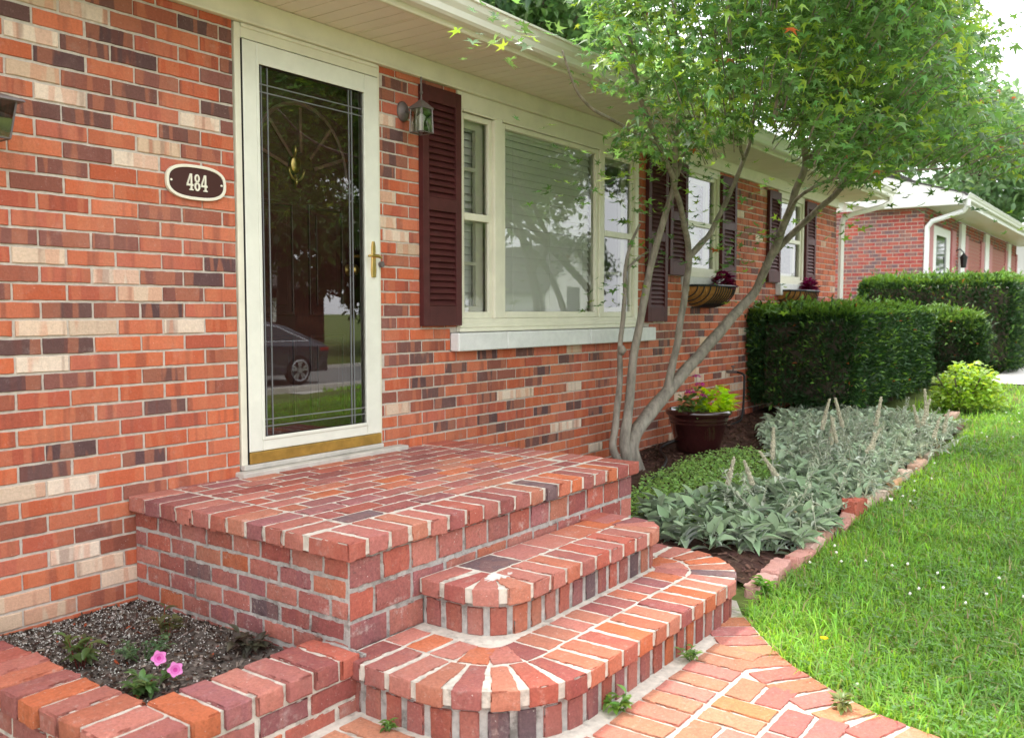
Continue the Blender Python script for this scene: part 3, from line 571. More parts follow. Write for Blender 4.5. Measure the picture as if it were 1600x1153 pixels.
# ================================================================== brick porch with two curved steps
porch = thing('brick_porch', (1.42, -.8, -.12), 'red brick entrance porch with two rounded steps below the storm door', 'porch')
def arcpath(x0, x1, yf, yb, rad, ins=0.0, step=.012):
    """outline of a step seen from above, left back -> round the front -> right back, inset by ins"""
    pts = []; cl = (x0 + rad, yf + rad); cr = (x1 - rad, yf + rad); r = rad - ins
    for y in np.arange(yb, cl[1], -step): pts.append((x0 + ins, y))
    for a in np.linspace(180, 270, 30): pts.append((cl[0] + r * math.cos(R(a)), cl[1] + r * math.sin(R(a))))
    for x in np.arange(cl[0] + step, cr[0], step): pts.append((x, yf + ins))
    for a in np.linspace(270, 360, 30): pts.append((cr[0] + r * math.cos(R(a)), cr[1] + r * math.sin(R(a))))
    for y in np.arange(cr[1] + step, yb, step): pts.append((x1 - ins, y))
    return np.array(pts)
def walk(path, spacing_fn):
    seg = np.linalg.norm(np.diff(path, axis=0), axis=1); S = np.concatenate([[0], np.cumsum(seg)]); s = 0
    out = []
    def P(t): return np.array([np.interp(t, S, path[:, 0]), np.interp(t, S, path[:, 1])])
    while s < S[-1] - .03:
        t = (P(min(s + .06, S[-1])) - P(max(s - .02, 0))); t /= np.linalg.norm(t)
        t2 = (P(min(s + .13, S[-1])) - P(min(s + .1, S[-1] - .005))); t2 /= np.linalg.norm(t2) + 1e-9
        curved = abs(t[0] * t2[1] - t[1] * t2[0]) > .06
        w = spacing_fn(curved); m = min(s + w / 2, S[-1] - .02); tm = P(min(m + .03, S[-1])) - P(max(m - .03, 0)); tm /= np.linalg.norm(tm); out.append((P(m), tm, w, curved)); s += w
    return out
def ring(mb, path, ztop, thick, length, wb_=.088, gap=.021, gapc=.034, rad=None, dark=.06, br=1.0, rough=.0035):
    for c, t, w, curved in walk(path, lambda cv: wb_ + (gapc if cv else gap) + random.uniform(-.004, .004)):
        n = np.array([-t[1], t[0]])       # inward: path runs with the step on its left
        bw = w - (gapc * .85 if curved else gap) ; tp = 1.0
        if curved and rad: tp = max(.45, (w * (rad - length) / rad - .008) / bw)
        L = length + random.uniform(-.006, .004); cc = c + n * (L / 2 + random.uniform(-.003, .003)); j = random.uniform(-.02, .02)
        t3 = np.array([t[0] * math.cos(j) - t[1] * math.sin(j), t[0] * math.sin(j) + t[1] * math.cos(j), 0]); n3 = np.array([-t3[1], t3[0], 0])
        rbrick(mb, (cc[0], cc[1], ztop - thick / 2 + random.uniform(-.002, .0015)), (t3, n3, ZA), (bw, L, thick), pcol(dark, br), .008, rough, tp)
def soldiers(mb, path, z0, z1, w_=.064, gap=.026, depth=.05):
    for c, t, w, cv in walk(path, lambda cv: w_ + gap + random.uniform(-.006, .008)):
        n = np.array([-t[1], t[0]]); cc = c + n * depth / 2
        rbrick(mb, (cc[0], cc[1], (z0 + z1) / 2), ((t[0], t[1], 0), (n[0], n[1], 0), ZA), (w - gap, depth, z1 - z0), pcol(.12, .82), .006, .003)
# lower step
LS = (.40, 2.32, -2.0, -1.27, .42); ZL, ZU, ZP, ZG = .052, .222, .425, -.12
m = MB(); ring(m, arcpath(*LS), ZL, .062, .195, rad=.42)
p2 = arcpath(LS[0], LS[1], LS[2], LS[3], LS[4], .205)
for c, t, w, cv in walk(p2, lambda cv: (.104 if not cv else .12)):
    n = np.array([-t[1], t[0]]); cc = c + n * .075; rbrick(m, (cc[0], cc[1], ZL - .031), ((t[0], t[1], 0), (n[0], n[1], 0), ZA), (w - .014, .145, .06), pcol(.03, 1.08), .007, .003, .8 if cv else 1.0)
soldiers(m, arcpath(LS[0], LS[1], LS[2], LS[3], LS[4], .022), ZG - .01, ZL - .075)
low = m.build('lower_step', MT['pbrick'], porch, smooth='sharp')
mm = MB(); mm.prism([tuple(q) for q in arcpath(LS[0], LS[1], LS[2], LS[3], LS[4], .006, .05)], ZL - .055, ZL - .0042); mm.build('mortar', MT['pmortar'], low, attr=False)
mm = MB(); mm.prism([tuple(q) for q in arcpath(LS[0], LS[1], LS[2], LS[3], LS[4], .027, .05)], ZG - .05, ZL - .056); mm.build('riser_mortar', MT['gmortar'], low, attr=False)
# upper step
US = (.795, 2.10, -1.645, -1.272, .20)
m = MB(); ring(m, arcpath(*US), ZU, .062, .19, gapc=.036, rad=.20)
for x in np.arange(1.0, 1.92, .205):
    for r0 in range(1): rbrick(m, (x + .098, -1.365, ZU - .031), (XA, YA, ZA), (.190, .155, .06), pcol(.12, 1.05), .008, .003)
soldiers(m, arcpath(US[0], US[1], US[2], US[3], US[4], .024), ZL - .004, ZU - .074)
up = m.build('upper_step', MT['pbrick'], porch, smooth='sharp')
mm = MB(); mm.prism([tuple(q) for q in arcpath(US[0], US[1], US[2], US[3], US[4], .006, .05)], ZU - .055, ZU - .0042); mm.build('mortar', MT['pmortar'], up, attr=False)
mm = MB(); mm.prism([tuple(q) for q in arcpath(US[0], US[1], US[2], US[3], US[4], .029, .05)], ZL - .0065, ZU - .056); mm.build('riser_mortar', MT['gmortar'], up, attr=False)
sm = MB(); vs = []; n = 40
for k_ in range(n):
    a = 2 * math.pi * k_ / n; r = .042 * (1 + .9 * mnoise.noise(Vector((math.cos(a) * 3.4, math.sin(a) * 3.4, 4)))); vs.append((.985 + r * 1.8 * math.cos(a), -1.50 + r * .75 * math.sin(a)))
sm.prism(vs, ZU - .005, ZU + .0012); sm.build('mortar_smear', M('lime_smear', (.56, .54, .50), .9, .2, (40, .2), (90, .8, .005), dark=(26, .55, (.40, .24, .2), .8)), up, attr=False)
# landing
PX0, PX1, PY = .425, 2.44, -1.292
m = MB(); TH = .062
x = PX0
while x < PX1 - .05:
    w = min(.106 + random.uniform(-.004, .004), PX1 - x); L = .198 + random.uniform(-.006, .004); rbrick(m, (x + w / 2 - .006, PY + L / 2 + random.uniform(-.003, .003), ZP - TH / 2 + random.uniform(-.002, .002)), (XA, YA, ZA), (w - .020, L, TH), pcol(.08, 1.05), .009, .004); x += w
y = PY + .212
while y < -.035:
    w = min(.106, -.004 - y)
    if -.004 - y - w < .035: w = -.004 - y
    for side in (0, 1):
        L = .20 + random.uniform(-.006, .004); cx_ = PX0 + L / 2 if side == 0 else PX1 - L / 2
        rbrick(m, (cx_ + random.uniform(-.003, .003), y + w / 2, ZP - TH / 2 + random.uniform(-.002, .002)), (YA, XA, ZA), (w - .016, L, TH), pcol(.05), .009, .004)
    y += w
y = PY + .212; row = 0
while y < -.02:
    w = min(.1035, -.004 - y); x = PX0 + .215; off = .105 if row % 2 else 0; first = True
    while x < PX1 - .235:
        L = .207 - (off if first else 0) + random.uniform(-.004, .004); L = min(L, PX1 - .213 - x); first = False
        if L > .03: rbrick(m, (x + L / 2 - .006, y + w / 2, ZP - TH / 2 + random.uniform(-.0015, .0015)), (XA, YA, ZA), (L - .017, w - .019, TH), pcol(.05, 1.05), .007, .0028)
        x += L
    y += w; row += 1
land = m.build('landing', MT['pbrick'], porch, smooth='sharp'); m = MB()
# body courses
def course(mb, p0, p1, nrm, z0, z1, L, off, dark=.06, br=.9, depth=.05, gap=.014):
    p0, p1 = np.array(p0, float), np.array(p1, float); d = p1 - p0; T = np.linalg.norm(d); d /= T; s = -off; nrm = np.array(nrm, float)
    while s < T:
        l = L + random.uniform(-.008, .008); a, b_ = max(s, 0), min(s + l, T)
        if b_ - a > .035:
            c = p0 + d * (a + b_) / 2 - nrm * (depth / 2 + random.uniform(0, .003)); rbrick(mb, (c[0], c[1], (z0 + z1) / 2 + random.uniform(-.002, .002)), ((d[0], d[1], 0), (-nrm[0], -nrm[1], 0), ZA), (b_ - a - gap, depth, z1 - z0), pcol(dark, br), .006, .0035)
        s += l
BX0, BX1, BY = PX0 + .030, PX1 - .03, PY + .026
z = ZP - TH - .008; i = 0
while z > -.20:
    course(m, (BX0, -.002), (BX0, BY), (-1, 0), z - .060, z, .165, .08 * (i % 2), .12, .92, gap=.012); course(m, (BX1, BY), (BX1, -.002), (1, 0), z - .058, z, .2, .1 * (i % 2), .1); z -= .0715; i += 1
z = ZP - TH - .012; i = 0
while z > -.16:
    course(m, (BX0 + .004, BY), (BX1, BY), (0, -1), z - .092, z, .152 if i == 0 else .19, .07 * (i % 2), .03, 1.0); z -= .107; i += 1
base_ = m.build('base_wall', MT['oldbrick'], porch, smooth='sharp')
mm = MB(); mm.box(PX0 + .007, PX1 - .007, PY + .007, -.0075, ZP - TH + .006, ZP - .0038); mm.build('mortar', MT['pmortar'], land, attr=False)
mm = MB(); mm.box(BX0 + .005, BX1 - .005, BY + .005, -.0078, -.2, ZP - TH + .0055); mm.build('mortar', MT['gmortar'], base_, attr=False)
# ================================================================== brick planter
plan = thing('brick_planter', (.03, -.7, -.12), 'low brick planter wall of red headers beside the porch', 'planter')
QX0, QX1, QY0, QY1, ZT = -.39, .452, -1.345, -1.115, .072
m = MB(); x = QX0 + .20
while x < QX1 - .03:
    w = min(.108 + random.uniform(-.004, .004), QX1 - x); rbrick(m, (x + w / 2 - .007, (QY0 + QY1) / 2 + random.uniform(-.006, .006), ZT - .033 + random.uniform(-.003, .003)), (XA, YA, ZA), (w - .016, .225, .066), pcol(.04, .98), .010, .005); x += w
rbrick(m, (QX0 + .095, QY0 + .05, ZT - .033), (XA, YA, ZA), (.185, .095, .066), pcol(0, 1), .010, .005); rbrick(m, (QX0 + .095, QY0 + .165, ZT - .031), (XA, YA, ZA), (.19, .1, .066), pcol(0, 1), .010, .005)
y = QY1 + .005
while y < -.04:
    w = min(.106, -.006 - y); rbrick(m, (QX0 + .1 + random.uniform(-.006, .006), y + w / 2, ZT - .033 + random.uniform(-.003, .003)), (YA, XA, ZA), (w - .015, .2, .066), pcol(.04, .98), .010, .005); y += w
z = ZT - .075; i = 0
while z > -.16:
    course(m, (QX0 + .012, QY0 + .012), (QX1 - .005, QY0 + .012), (0, -1), z - .062, z, .205, .1 * (i % 2), .06, .95); course(m, (QX0 + .012, -.01), (QX0 + .012, QY0 + .012), (-1, 0), z - .062, z, .205, .1 * (1 - i % 2), .06, .95); z -= .076; i += 1
pw = m.build('planter_wall', MT['pbrick'], plan, smooth='sharp')
mm = MB(); mm.box(QX0 + .018, QX1 - .02, QY0 + .018, QY1 - .012, -.2, ZT - .007); mm.box(QX0 + .018, QX0 + .19, QY1 - .011, -.0079, -.2, ZT - .0072); mm.build('mortar', MT['pmortar'], pw, attr=False)
m = MB(); rbrick(m, (QX1 - .001, QY0 + .10, -.03), (XA, YA, ZA), (.018, .2, .19), (.4, .38, .35, .3), .006, .004); m.build('mortar_joint', MT['gmortar'], pw, attr=False)
xs = np.linspace(QX0 + .185, BX0 + .004, 44); ys = np.linspace(QY1 - .012, -.0085, 66)
def soilz(X, Y):
    Z = np.zeros_like(X)
    for i in range(X.shape[0]):
        for j in range(X.shape[1]): Z[i, j] = -.012 + .012 * mnoise.noise(Vector((X[i, j] * 9, Y[i, j] * 9, 1))) + .010 * mnoise.noise(Vector((X[i, j] * 28, Y[i, j] * 28, 5)))
    return Z
sheet('planter_soil', xs, ys, soilz, MT['soil'])
# pale perlite grains in the potting soil
n = 8500; px = RNG.uniform(QX0 + .20, BX0, n); py = RNG.uniform(QY1, -.015, n); keep = RNG.random(n) < np.clip(.25 + 1.1 * (py + .75), .12, 1); px, py = px[keep], py[keep]; n = len(px)
pz = np.array([-.012 + .012 * mnoise.noise(Vector((a * 9, b_ * 9, 1))) + .010 * mnoise.noise(Vector((a * 28, b_ * 28, 5))) for a, b_ in zip(px, py)])
oct_v = np.array([(1, 0, 0), (-1, 0, 0), (0, 1, 0), (0, -1, 0), (0, 0, 1), (0, 0, -1)]); oct_f = np.array([(0, 2, 4), (2, 1, 4), (1, 3, 4), (3, 0, 4), (2, 0, 5), (1, 2, 5), (3, 1, 5), (0, 3, 5)])
pc = np.where(RNG.random((n, 1)) < .62, jitcol((.50, .48, .44), n, .3, .03), jitcol((.045, .03, .022), n, .5))
V, F, C = instances(oct_v, oct_f, np.stack([px, py, pz + .001], -1), rotmats(*RNG.uniform(0, 6.3, (3, n))), RNG.uniform(.0016, .0046, (n, 3)), pc)
tag(np_obj('perlite_grains', V, F, C, MT['mulch']), 'pale perlite grains and bark crumbs scattered over the dark planter soil', 'soil grains', kind='stuff')
n = 1500; px = RNG.uniform(QX0 + .20, BX0, n); py = RNG.uniform(QY1, -.015, n); cc_ = np.where(RNG.random((n, 1)) < .25, jitcol((.22, .18, .15), n, .3, .05), jitcol((.06, .036, .026), n, .6)); rr_ = RNG.random(n) < .03; cc_[rr_] = (.32, .07, .03)
V, F, C = instances(np.array([(-1, -1, 0), (1, -.9, .4), (.8, 1, .1), (-1.1, .8, .4)]), np.array([(0, 1, 2, 3)]), np.stack([px, py, np.array([-.008 + .012 * mnoise.noise(Vector((a * 9, b_ * 9, 1))) + .010 * mnoise.noise(Vector((a * 28, b_ * 28, 5))) for a, b_ in zip(px, py)])], -1), rotmats(RNG.uniform(0, 6.3, n), RNG.normal(0, .5, n), RNG.normal(0, .5, n)), np.stack([RNG.uniform(.002, .006, n), RNG.uniform(.003, .014, n), np.full(n, .004)], -1), cc_)
tag(np_obj('bark_crumbs', V, F, C, MT['mulch']), 'dark bark crumbs and dead leaf bits on the planter soil', 'soil crumbs', kind='stuff')
# ================================================================== brick path
pth = MB()
def pave(cx, cy, lx, ly, rot=0, br=1.12):
    if cy < -5.2: return
    c, s_ = math.cos(rot), math.sin(rot); base = pcol(.0, br); pk = random.random(); base = (min(base[0] * .45 + .24, .6), (base[1] * .6 + (.098 if pk < .6 else .068)), base[2] * .55 + (.045 if pk < .6 else .06), base[3])
    rbrick(pth, (cx, cy, ZG - .012 + random.uniform(-.0015, .0015)), ((c, s_, 0), (-s_, c, 0), ZA), (lx, ly, .034), base, .006, .0025)
x = .46
edge = arcpath(LS[0], LS[1], LS[2], LS[3], LS[4], -.03)
def step_front(x):
    q = [p for p in edge if abs(p[0] - x) < .03]; return min(p[1] for p in q) if q else -1.5
y1r = -2.245
for x in np.arange(-.02, 2.1, .106):
    yf = min(step_front(x + .05), step_front(x + .02), step_front(x + .09)) if .38 < x < 2.3 else -1.36
    yy = y1r
    L = yf - .012 - yy
    if x + .09 > path_right(min(yf - .1, -1.95)) - .20: L = 0
    if L > .05: pave(x + .048, yy + L / 2 + .006, .092, L - .012) if L < .3 else [pave(x + .048, yy + .1, .092, .19), pave(x + .048, yy + .2 + (L - .2) / 2, .092, L - .215)]
mod = .214; y = y1r; rr = 0
while y > -5.2:
    cxx = 0
    for q in range(0, 8):
        x0 = PATH_L + q * mod + (.05 if rr % 2 else 0); lim = float(path_right(y - mod / 2)) - .215
        if x0 + .06 > lim: continue
        wx = min(mod, lim - x0)
        if (q + rr) % 2 == 0:
            for k_ in (0, 1): pave(x0 + wx / 2, y - mod * (.25 + .5 * k_), wx - .014, mod / 2 - .013)
        else:
            nb = max(1, int(round(wx / (mod / 2))))
            for k_ in range(nb): pave(x0 + wx / nb * (k_ + .5), y - mod / 2, wx / nb - .013, mod - .014)
    y -= mod; rr += 1
# border course along the lawn
s_ = 0; yb = -2.0
while yb > -5.2:
    xr = float(path_right(yb)); xr2 = float(path_right(yb - .1)); ang = math.atan2(-.1, xr2 - xr) ; ln = math.hypot(.1, xr2 - xr); ux, uy = math.cos(ang), math.sin(ang)
    nx_, ny_ = uy, -ux
    cx_, cy_ = (xr + xr2) / 2 + nx_ * .10, (yb + yb - .1) / 2 + ny_ * .10
    st = .108 * (-uy)
    pave(cx_, cy_, .094, .195, ang, 1.12); yb -= max(st, .03)
po = pth.build('path_bricks', MT['pbrick'], smooth='sharp'); tag(po, kind='structure'); po.name = 'path'
pb = MB(); poly = [(PATH_L - .03, -1.3), (PATH_L - .03, -9)] + [(p[0] + .005, p[1]) for p in PATH_R[::-1]] + [(2.2, -1.3)]
pb.prism(poly, ZG - .06, ZG - .0015); tag(pb.build('path_base', MT['pmortar'], attr=False, recenter=False), kind='structure')
# ================================================================== garden bed
def bedz(X, Y):
    base = ground(X, Y); e = sstep((Y + 1.93) / .25); Z = base + .005 + .055 * e
    return Z
xs = np.linspace(2.40, 7.75, 120); ys = np.concatenate([np.linspace(-1.93, 0.0, 46)])
def bedzn(X, Y):
    Z = bedz(X, Y)
    for i in range(X.shape[0]):
        for j in range(X.shape[1]): Z[i, j] += .014 * mnoise.noise(Vector((X[i, j] * 7, Y[i, j] * 7, 2)))
    return Z
sheet('garden_bed', xs, ys, bedzn, MT['mulch'], cols=lambda c: jitcol((.075, .042, .032), len(c), .25))
def bz_(x, y): return bedz(np.asarray(x, float), np.asarray(y, float))
# bark chips
n = 6500; px = RNG.uniform(2.42, 7.2, n); py = RNG.uniform(-1.88, -.01, n)
V, F, C = instances(np.array([(-1, -1, 0), (1, -1, .3), (.8, 1, 0), (-1.1, .9, .3)]), np.array([(0, 1, 2, 3)]), np.stack([px, py, bz_(px, py) + RNG.uniform(.002, .016, n)], -1), rotmats(RNG.uniform(0, 6.3, n), RNG.normal(0, .35, n), RNG.normal(0, .35, n)), np.stack([RNG.uniform(.003, .008, n), RNG.uniform(.008, .028, n), np.full(n, .004)], -1), jitcol((.10, .055, .042), n, .5))
tag(np_obj('bark_mulch', V, F, C, MT['mulch']), 'dark brown shredded bark mulch covering the garden bed', 'mulch', kind='stuff')
# edging bricks
elabels = ['pale pink edging brick touching the lower step', 'second edging brick out from the lower step, tilted', 'third edging brick out from the lower step, rosy and worn', 'cracked pink edging brick beside the nearest woolly leaves', 'edging brick half hidden under drooping woolly leaves', 'sunken edging brick behind the leaf-covered one', 'upright dark red edging brick in mid row', 'tan edging brick just beyond the upright dark red one', 'long pale edging brick beyond the upright dark red one', 'orange edging brick in the sunny half of the row', 'sunlit pale edging brick under leaning flower spikes', 'edging brick below the twin small flower spikes', 'last edging brick of the long row by the far spikes', 'flat terracotta edging brick before the hedge corner', 'flat edging brick beside the yellow-green bush']
ex = [2.41, 2.66, 2.90, 3.14, 3.40, 3.66, 3.95, 4.22, 4.52, 4.84, 5.18, 5.54, 5.92, 7.85, 8.25]
for i, (x, lb) in enumerate(zip(ex, elabels)):
    m = MB(); y = -1.945 + .02 * math.sin(i * 2.1) + (.25 if i > 12 else 0); zb = gz(x, y); Lx = .225 + .02 * (i % 3) + (.03 if i > 6 else 0); a = .05 * math.sin(i * 1.7); tl = .10 * math.sin(i * 2.9)
    c = [(.46, .22, .19), (.44, .19, .16), (.42, .17, .14), (.5, .26, .22), (.40, .18, .14), (.36, .15, .12), (.33, .07, .045), (.50, .30, .22), (.52, .33, .27), (.54, .25, .14), (.55, .33, .26), (.42, .22, .16), (.3, .2, .15), (.40, .15, .11), (.45, .25, .2)][i]
    u = np.array([math.cos(a) * math.cos(tl), math.sin(a), math.sin(tl)]); u /= np.linalg.norm(u); v = np.cross(ZA, u); v /= np.linalg.norm(v); w = np.cross(u, v)
    rbrick(m, (x, y, zb + (.010 if i < 13 else .0) + (.03 if i == 6 else 0)), (u, v, w), (Lx, .085, .080 if i != 6 else .13), (c[0] * 1.15, c[1] * 1.4, c[2] * 1.4, random.random()), .02, .012)
    tag(m.build('edging_brick', MT['edgestone'], smooth='sharp'), lb, 'brick', 'edging bricks along the bed')
# ================================================================== lamb's ear, ground cover, spikes
def leaf_tpl(nl=4, fold=.25, bend=.5, wide=None):
    prof = wide or [0.12, .75, 1.0, .72, .0]; vs = []; fs = []
    for i, w in enumerate(prof):
        t = i / (len(prof) - 1); y = t; z = -bend * t * t; vs += [(-w * .5, y, z + fold * w * .5), (0, y, z), (w * .5, y, z + fold * w * .5)]
    for i in range(len(prof) - 1):
        a = 3 * i; fs += [(a, a + 1, a + 4, a + 3), (a + 1, a + 2, a + 5, a + 4)]
    return np.array(vs), np.array(fs)
earv, earf = leaf_tpl(bend=.45, fold=.35)
def bed_noise(x, y, s, o): return np.array([mnoise.noise(Vector((a * s, b_ * s, o))) for a, b_ in zip(x, y)])
n = 1700; cxr = RNG.uniform(2.6, 7.4, n); cyr = RNG.uniform(-1.93, -.15, n)
lim = np.interp(cxr, [2.5, 2.9, 3.4, 4.0, 4.8, 5.6, 6.4, 7.4], [-1.35, -1.0, -1.2, -1.45, -1.15, -.75, -.45, -.5])
keep = (cyr < lim) & (cyr > np.interp(cxr, [2.5, 2.75, 3.0], [-1.55, -1.75, -1.95])); cxr, cyr = cxr[keep], cyr[keep]; parts = []
for x, y in zip(cxr, cyr):
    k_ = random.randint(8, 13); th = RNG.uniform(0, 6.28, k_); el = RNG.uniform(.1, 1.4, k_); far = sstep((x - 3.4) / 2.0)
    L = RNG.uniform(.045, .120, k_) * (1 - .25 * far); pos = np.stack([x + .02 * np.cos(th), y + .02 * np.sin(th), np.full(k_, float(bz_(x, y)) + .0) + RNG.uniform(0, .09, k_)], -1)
    rot = rotmats(th, el, RNG.normal(0, .35, k_)); c = jitcol(np.array((.19, .268, .145)) * (1 - far) + np.array((.33, .41, .275)) * far, k_, .25, .05)  # leaves paler towards the far end, its sunlit brightness put into the colour
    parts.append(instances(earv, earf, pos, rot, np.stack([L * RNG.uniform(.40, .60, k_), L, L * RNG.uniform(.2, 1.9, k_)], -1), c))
n = 300; sx_ = RNG.uniform(3.1, 7.0, n); sy_ = RNG.uniform(-1.98, -.9, n)      # straggling flower stalks among the leaves
for x, y in zip(sx_, sy_):
    if y > np.interp(x, [3.0, 4.0, 5.0, 6.5], [-1.5, -1.45, -1.2, -.7]): continue
    Ls = random.uniform(.14, .30); th0 = random.uniform(0, 6.28); e0 = random.uniform(.25, 1.3); d_ = np.array([-math.sin(th0) * math.cos(e0), math.cos(th0) * math.cos(e0), math.sin(e0)]); b0 = np.array([x, y, float(bz_(x, y)) + .03]); A_ = lambda v: np.array([v])
    for r2 in (0.0, 1.57): parts.append(instances(*leaf_tpl(bend=.08, fold=0, wide=[1, 1, .9, .8, .5]), b0[None], rotmats(A_(th0), A_(e0), A_(r2)), np.array([[.007, Ls, Ls]]), jitcol((.34, .36, .26), 1, .15, .04)))
    k_ = 9; q = RNG.uniform(.2, 1.0, k_); parts.append(instances(earv, earf, b0[None] + d_[None] * (q * Ls)[:, None], rotmats(RNG.uniform(0, 6.28, k_), RNG.uniform(-.5, .9, k_), np.zeros(k_)), np.stack([.016 + 0 * q, .055 * (1.15 - .6 * q), .05 + 0 * q], -1), jitcol((.33, .37, .26), k_, .2, .06)))
    if random.random() < .35: parts.append(instances(earv, earf, (b0 + d_ * Ls * .3)[None], rotmats(A_(th0 + .8), A_(-.6), A_(.3)), np.array([[.03, .09, .09]]), jitcol((.36, .28, .15), 1, .2, .05)))
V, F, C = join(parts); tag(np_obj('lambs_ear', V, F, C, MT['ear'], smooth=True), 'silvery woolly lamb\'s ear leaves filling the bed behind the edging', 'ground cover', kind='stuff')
gcv, gcf = leaf_tpl(bend=.3, fold=.3, wide=[.3, 1.0, .95, 0])
n = 15000; px = RNG.uniform(2.9, 5.4, n); py = RNG.uniform(-1.5, -.35, n); u = (px - 3.9) / 1.25; v = (py + 1.02 - .10 * u) / .40
keep = (u * u + v * v + .5 * bed_noise(px, py, 3, 7) < 1); px, py = px[keep], py[keep]; n = len(px)
V, F, C = instances(gcv, gcf, np.stack([px, py, bz_(px, py) + RNG.uniform(.01, .085, n)], -1), rotmats(RNG.uniform(0, 6.3, n), RNG.uniform(-.2, .9, n), RNG.normal(0, .4, n)), np.stack([RNG.uniform(.012, .02, n), RNG.uniform(.014, .026, n), np.full(n, .02)], -1), jitcol((.24, .40, .12), n, .35, .1))
tag(np_obj('creeping_ground_cover', V, F, C, MT['leaf']), 'mat of tiny bright green leaves between the tree and the woolly leaves', 'ground cover', kind='stuff')
# flower spikes
SP = [(1215, 690, 4.0, -1.42, 'tan flower spike rising by the ground cover, leftmost tall one'), (1290, 645, 5.05, -1.36, 'slightly bent pale spike before the dark hedge face, left of the pair'), (1345, 640, 5.35, -1.53, 'tallest cream flower spike before the middle of the hedge'), (1375, 640, 5.5, -1.64, 'straight cream flower spike right of the tallest one'), (1308, 672, 4.75, -1.55, 'short tan spike in the central spike cluster'), (1330, 668, 4.85, -1.62, 'leaning tan spike in the central spike cluster'), (1440, 642, 5.95, -1.86, 'pale spike near the far end of the edging, left of the leafy one'), (1470, 626, 6.35, -1.88, 'tallest spike at the far end of the bed'), (1497, 658, 6.0, -2.02, 'small spike leaning over the far lawn edge'), (1480, 668, 5.7, -2.0, 'stubby spike at the far edging bricks'), (1265, 720, 3.75, -1.66, 'brown spike leaning left in front of the central cluster'), (1195, 735, 3.55, -1.52, 'flattened brown spike lying left over the leaves'), (1150, 735, 3.35, -1.36, 'thin reddish spike standing in the bright ground cover'), (1455, 648, 6.1, -1.9, 'tan spike with side leaves near the far edging'), (1355, 690, 4.7, -1.74, 'brown spike tipped over toward the lawn'), (1378, 690, 5.0, -1.78, 'grey stemmed spike by the sunlit edging')]
for i, (px, py, x, y, lb) in enumerate(SP):
    zb = float(bz_(x, y)); d = np.dot(np.array([x, y, zb]) - CAMP, _f); ztop = CAMP[2] - (py - 486) / FPX * d; H = max(.22, (ztop - zb) * 1.2 + .03); lean = (.10 * math.sin(i * 2.3) + (.12 if i in (8, 14) else 0) - (.14 if i in (10, 11) else 0)) * H / .3
    t = thing('flower_spike', (x, y, zb), lb, 'flower spike', 'flower spikes in the bed')
    base = np.array([x, y, zb]); top = np.array([x + lean, y - lean * .5, zb + H]); mid = (base + top) / 2 + np.array([-.02, .0, .02])
    def cur(s): return (1 - s) ** 2 * base + 2 * s * (1 - s) * mid + s * s * top
    m = MB(); m.tube([cur(s) for s in np.linspace(0, .75, 6)], .0035, 5, (.36, .38, .29, 1)); m.build('stem', MT['spike'], t)
    m = MB()
    for s in np.arange(.52, 1.001, .022 * .25 / H if H > .2 else .03):
        c = cur(s); rr = .0115 * (1.05 - .5 * (s - .5) / .5) * random.uniform(.75, 1.25)
        for k_ in range(5):
            a = random.uniform(0, 6.28); q = c + np.array([math.cos(a), math.sin(a), 0]) * rr * .7; g = random.uniform(.75, 1.2); m.obox(q, rotmats(np.array([a]), np.array([random.uniform(-.5, .5)]), np.array([.4]))[0].T, (rr * .55, rr * .45, rr * .7), (.43 * g, .395 * g, .285 * g, 1))
    m.build('flower_head', MT['spike'], t)
    k_ = 6; s = RNG.uniform(.1, .55, k_); th = RNG.uniform(0, 6.28, k_); L = RNG.uniform(.06, .10, k_)
    V, F, C = instances(earv, earf, np.array([cur(q) for q in s]), rotmats(th, RNG.uniform(.1, .8, k_), np.zeros(k_)), np.stack([L * .3, L, L], -1), jitcol((.42, .47, .37), k_, .15, .04)); np_obj('leaves', V, F, C, MT['ear'], parent=t, smooth=True)
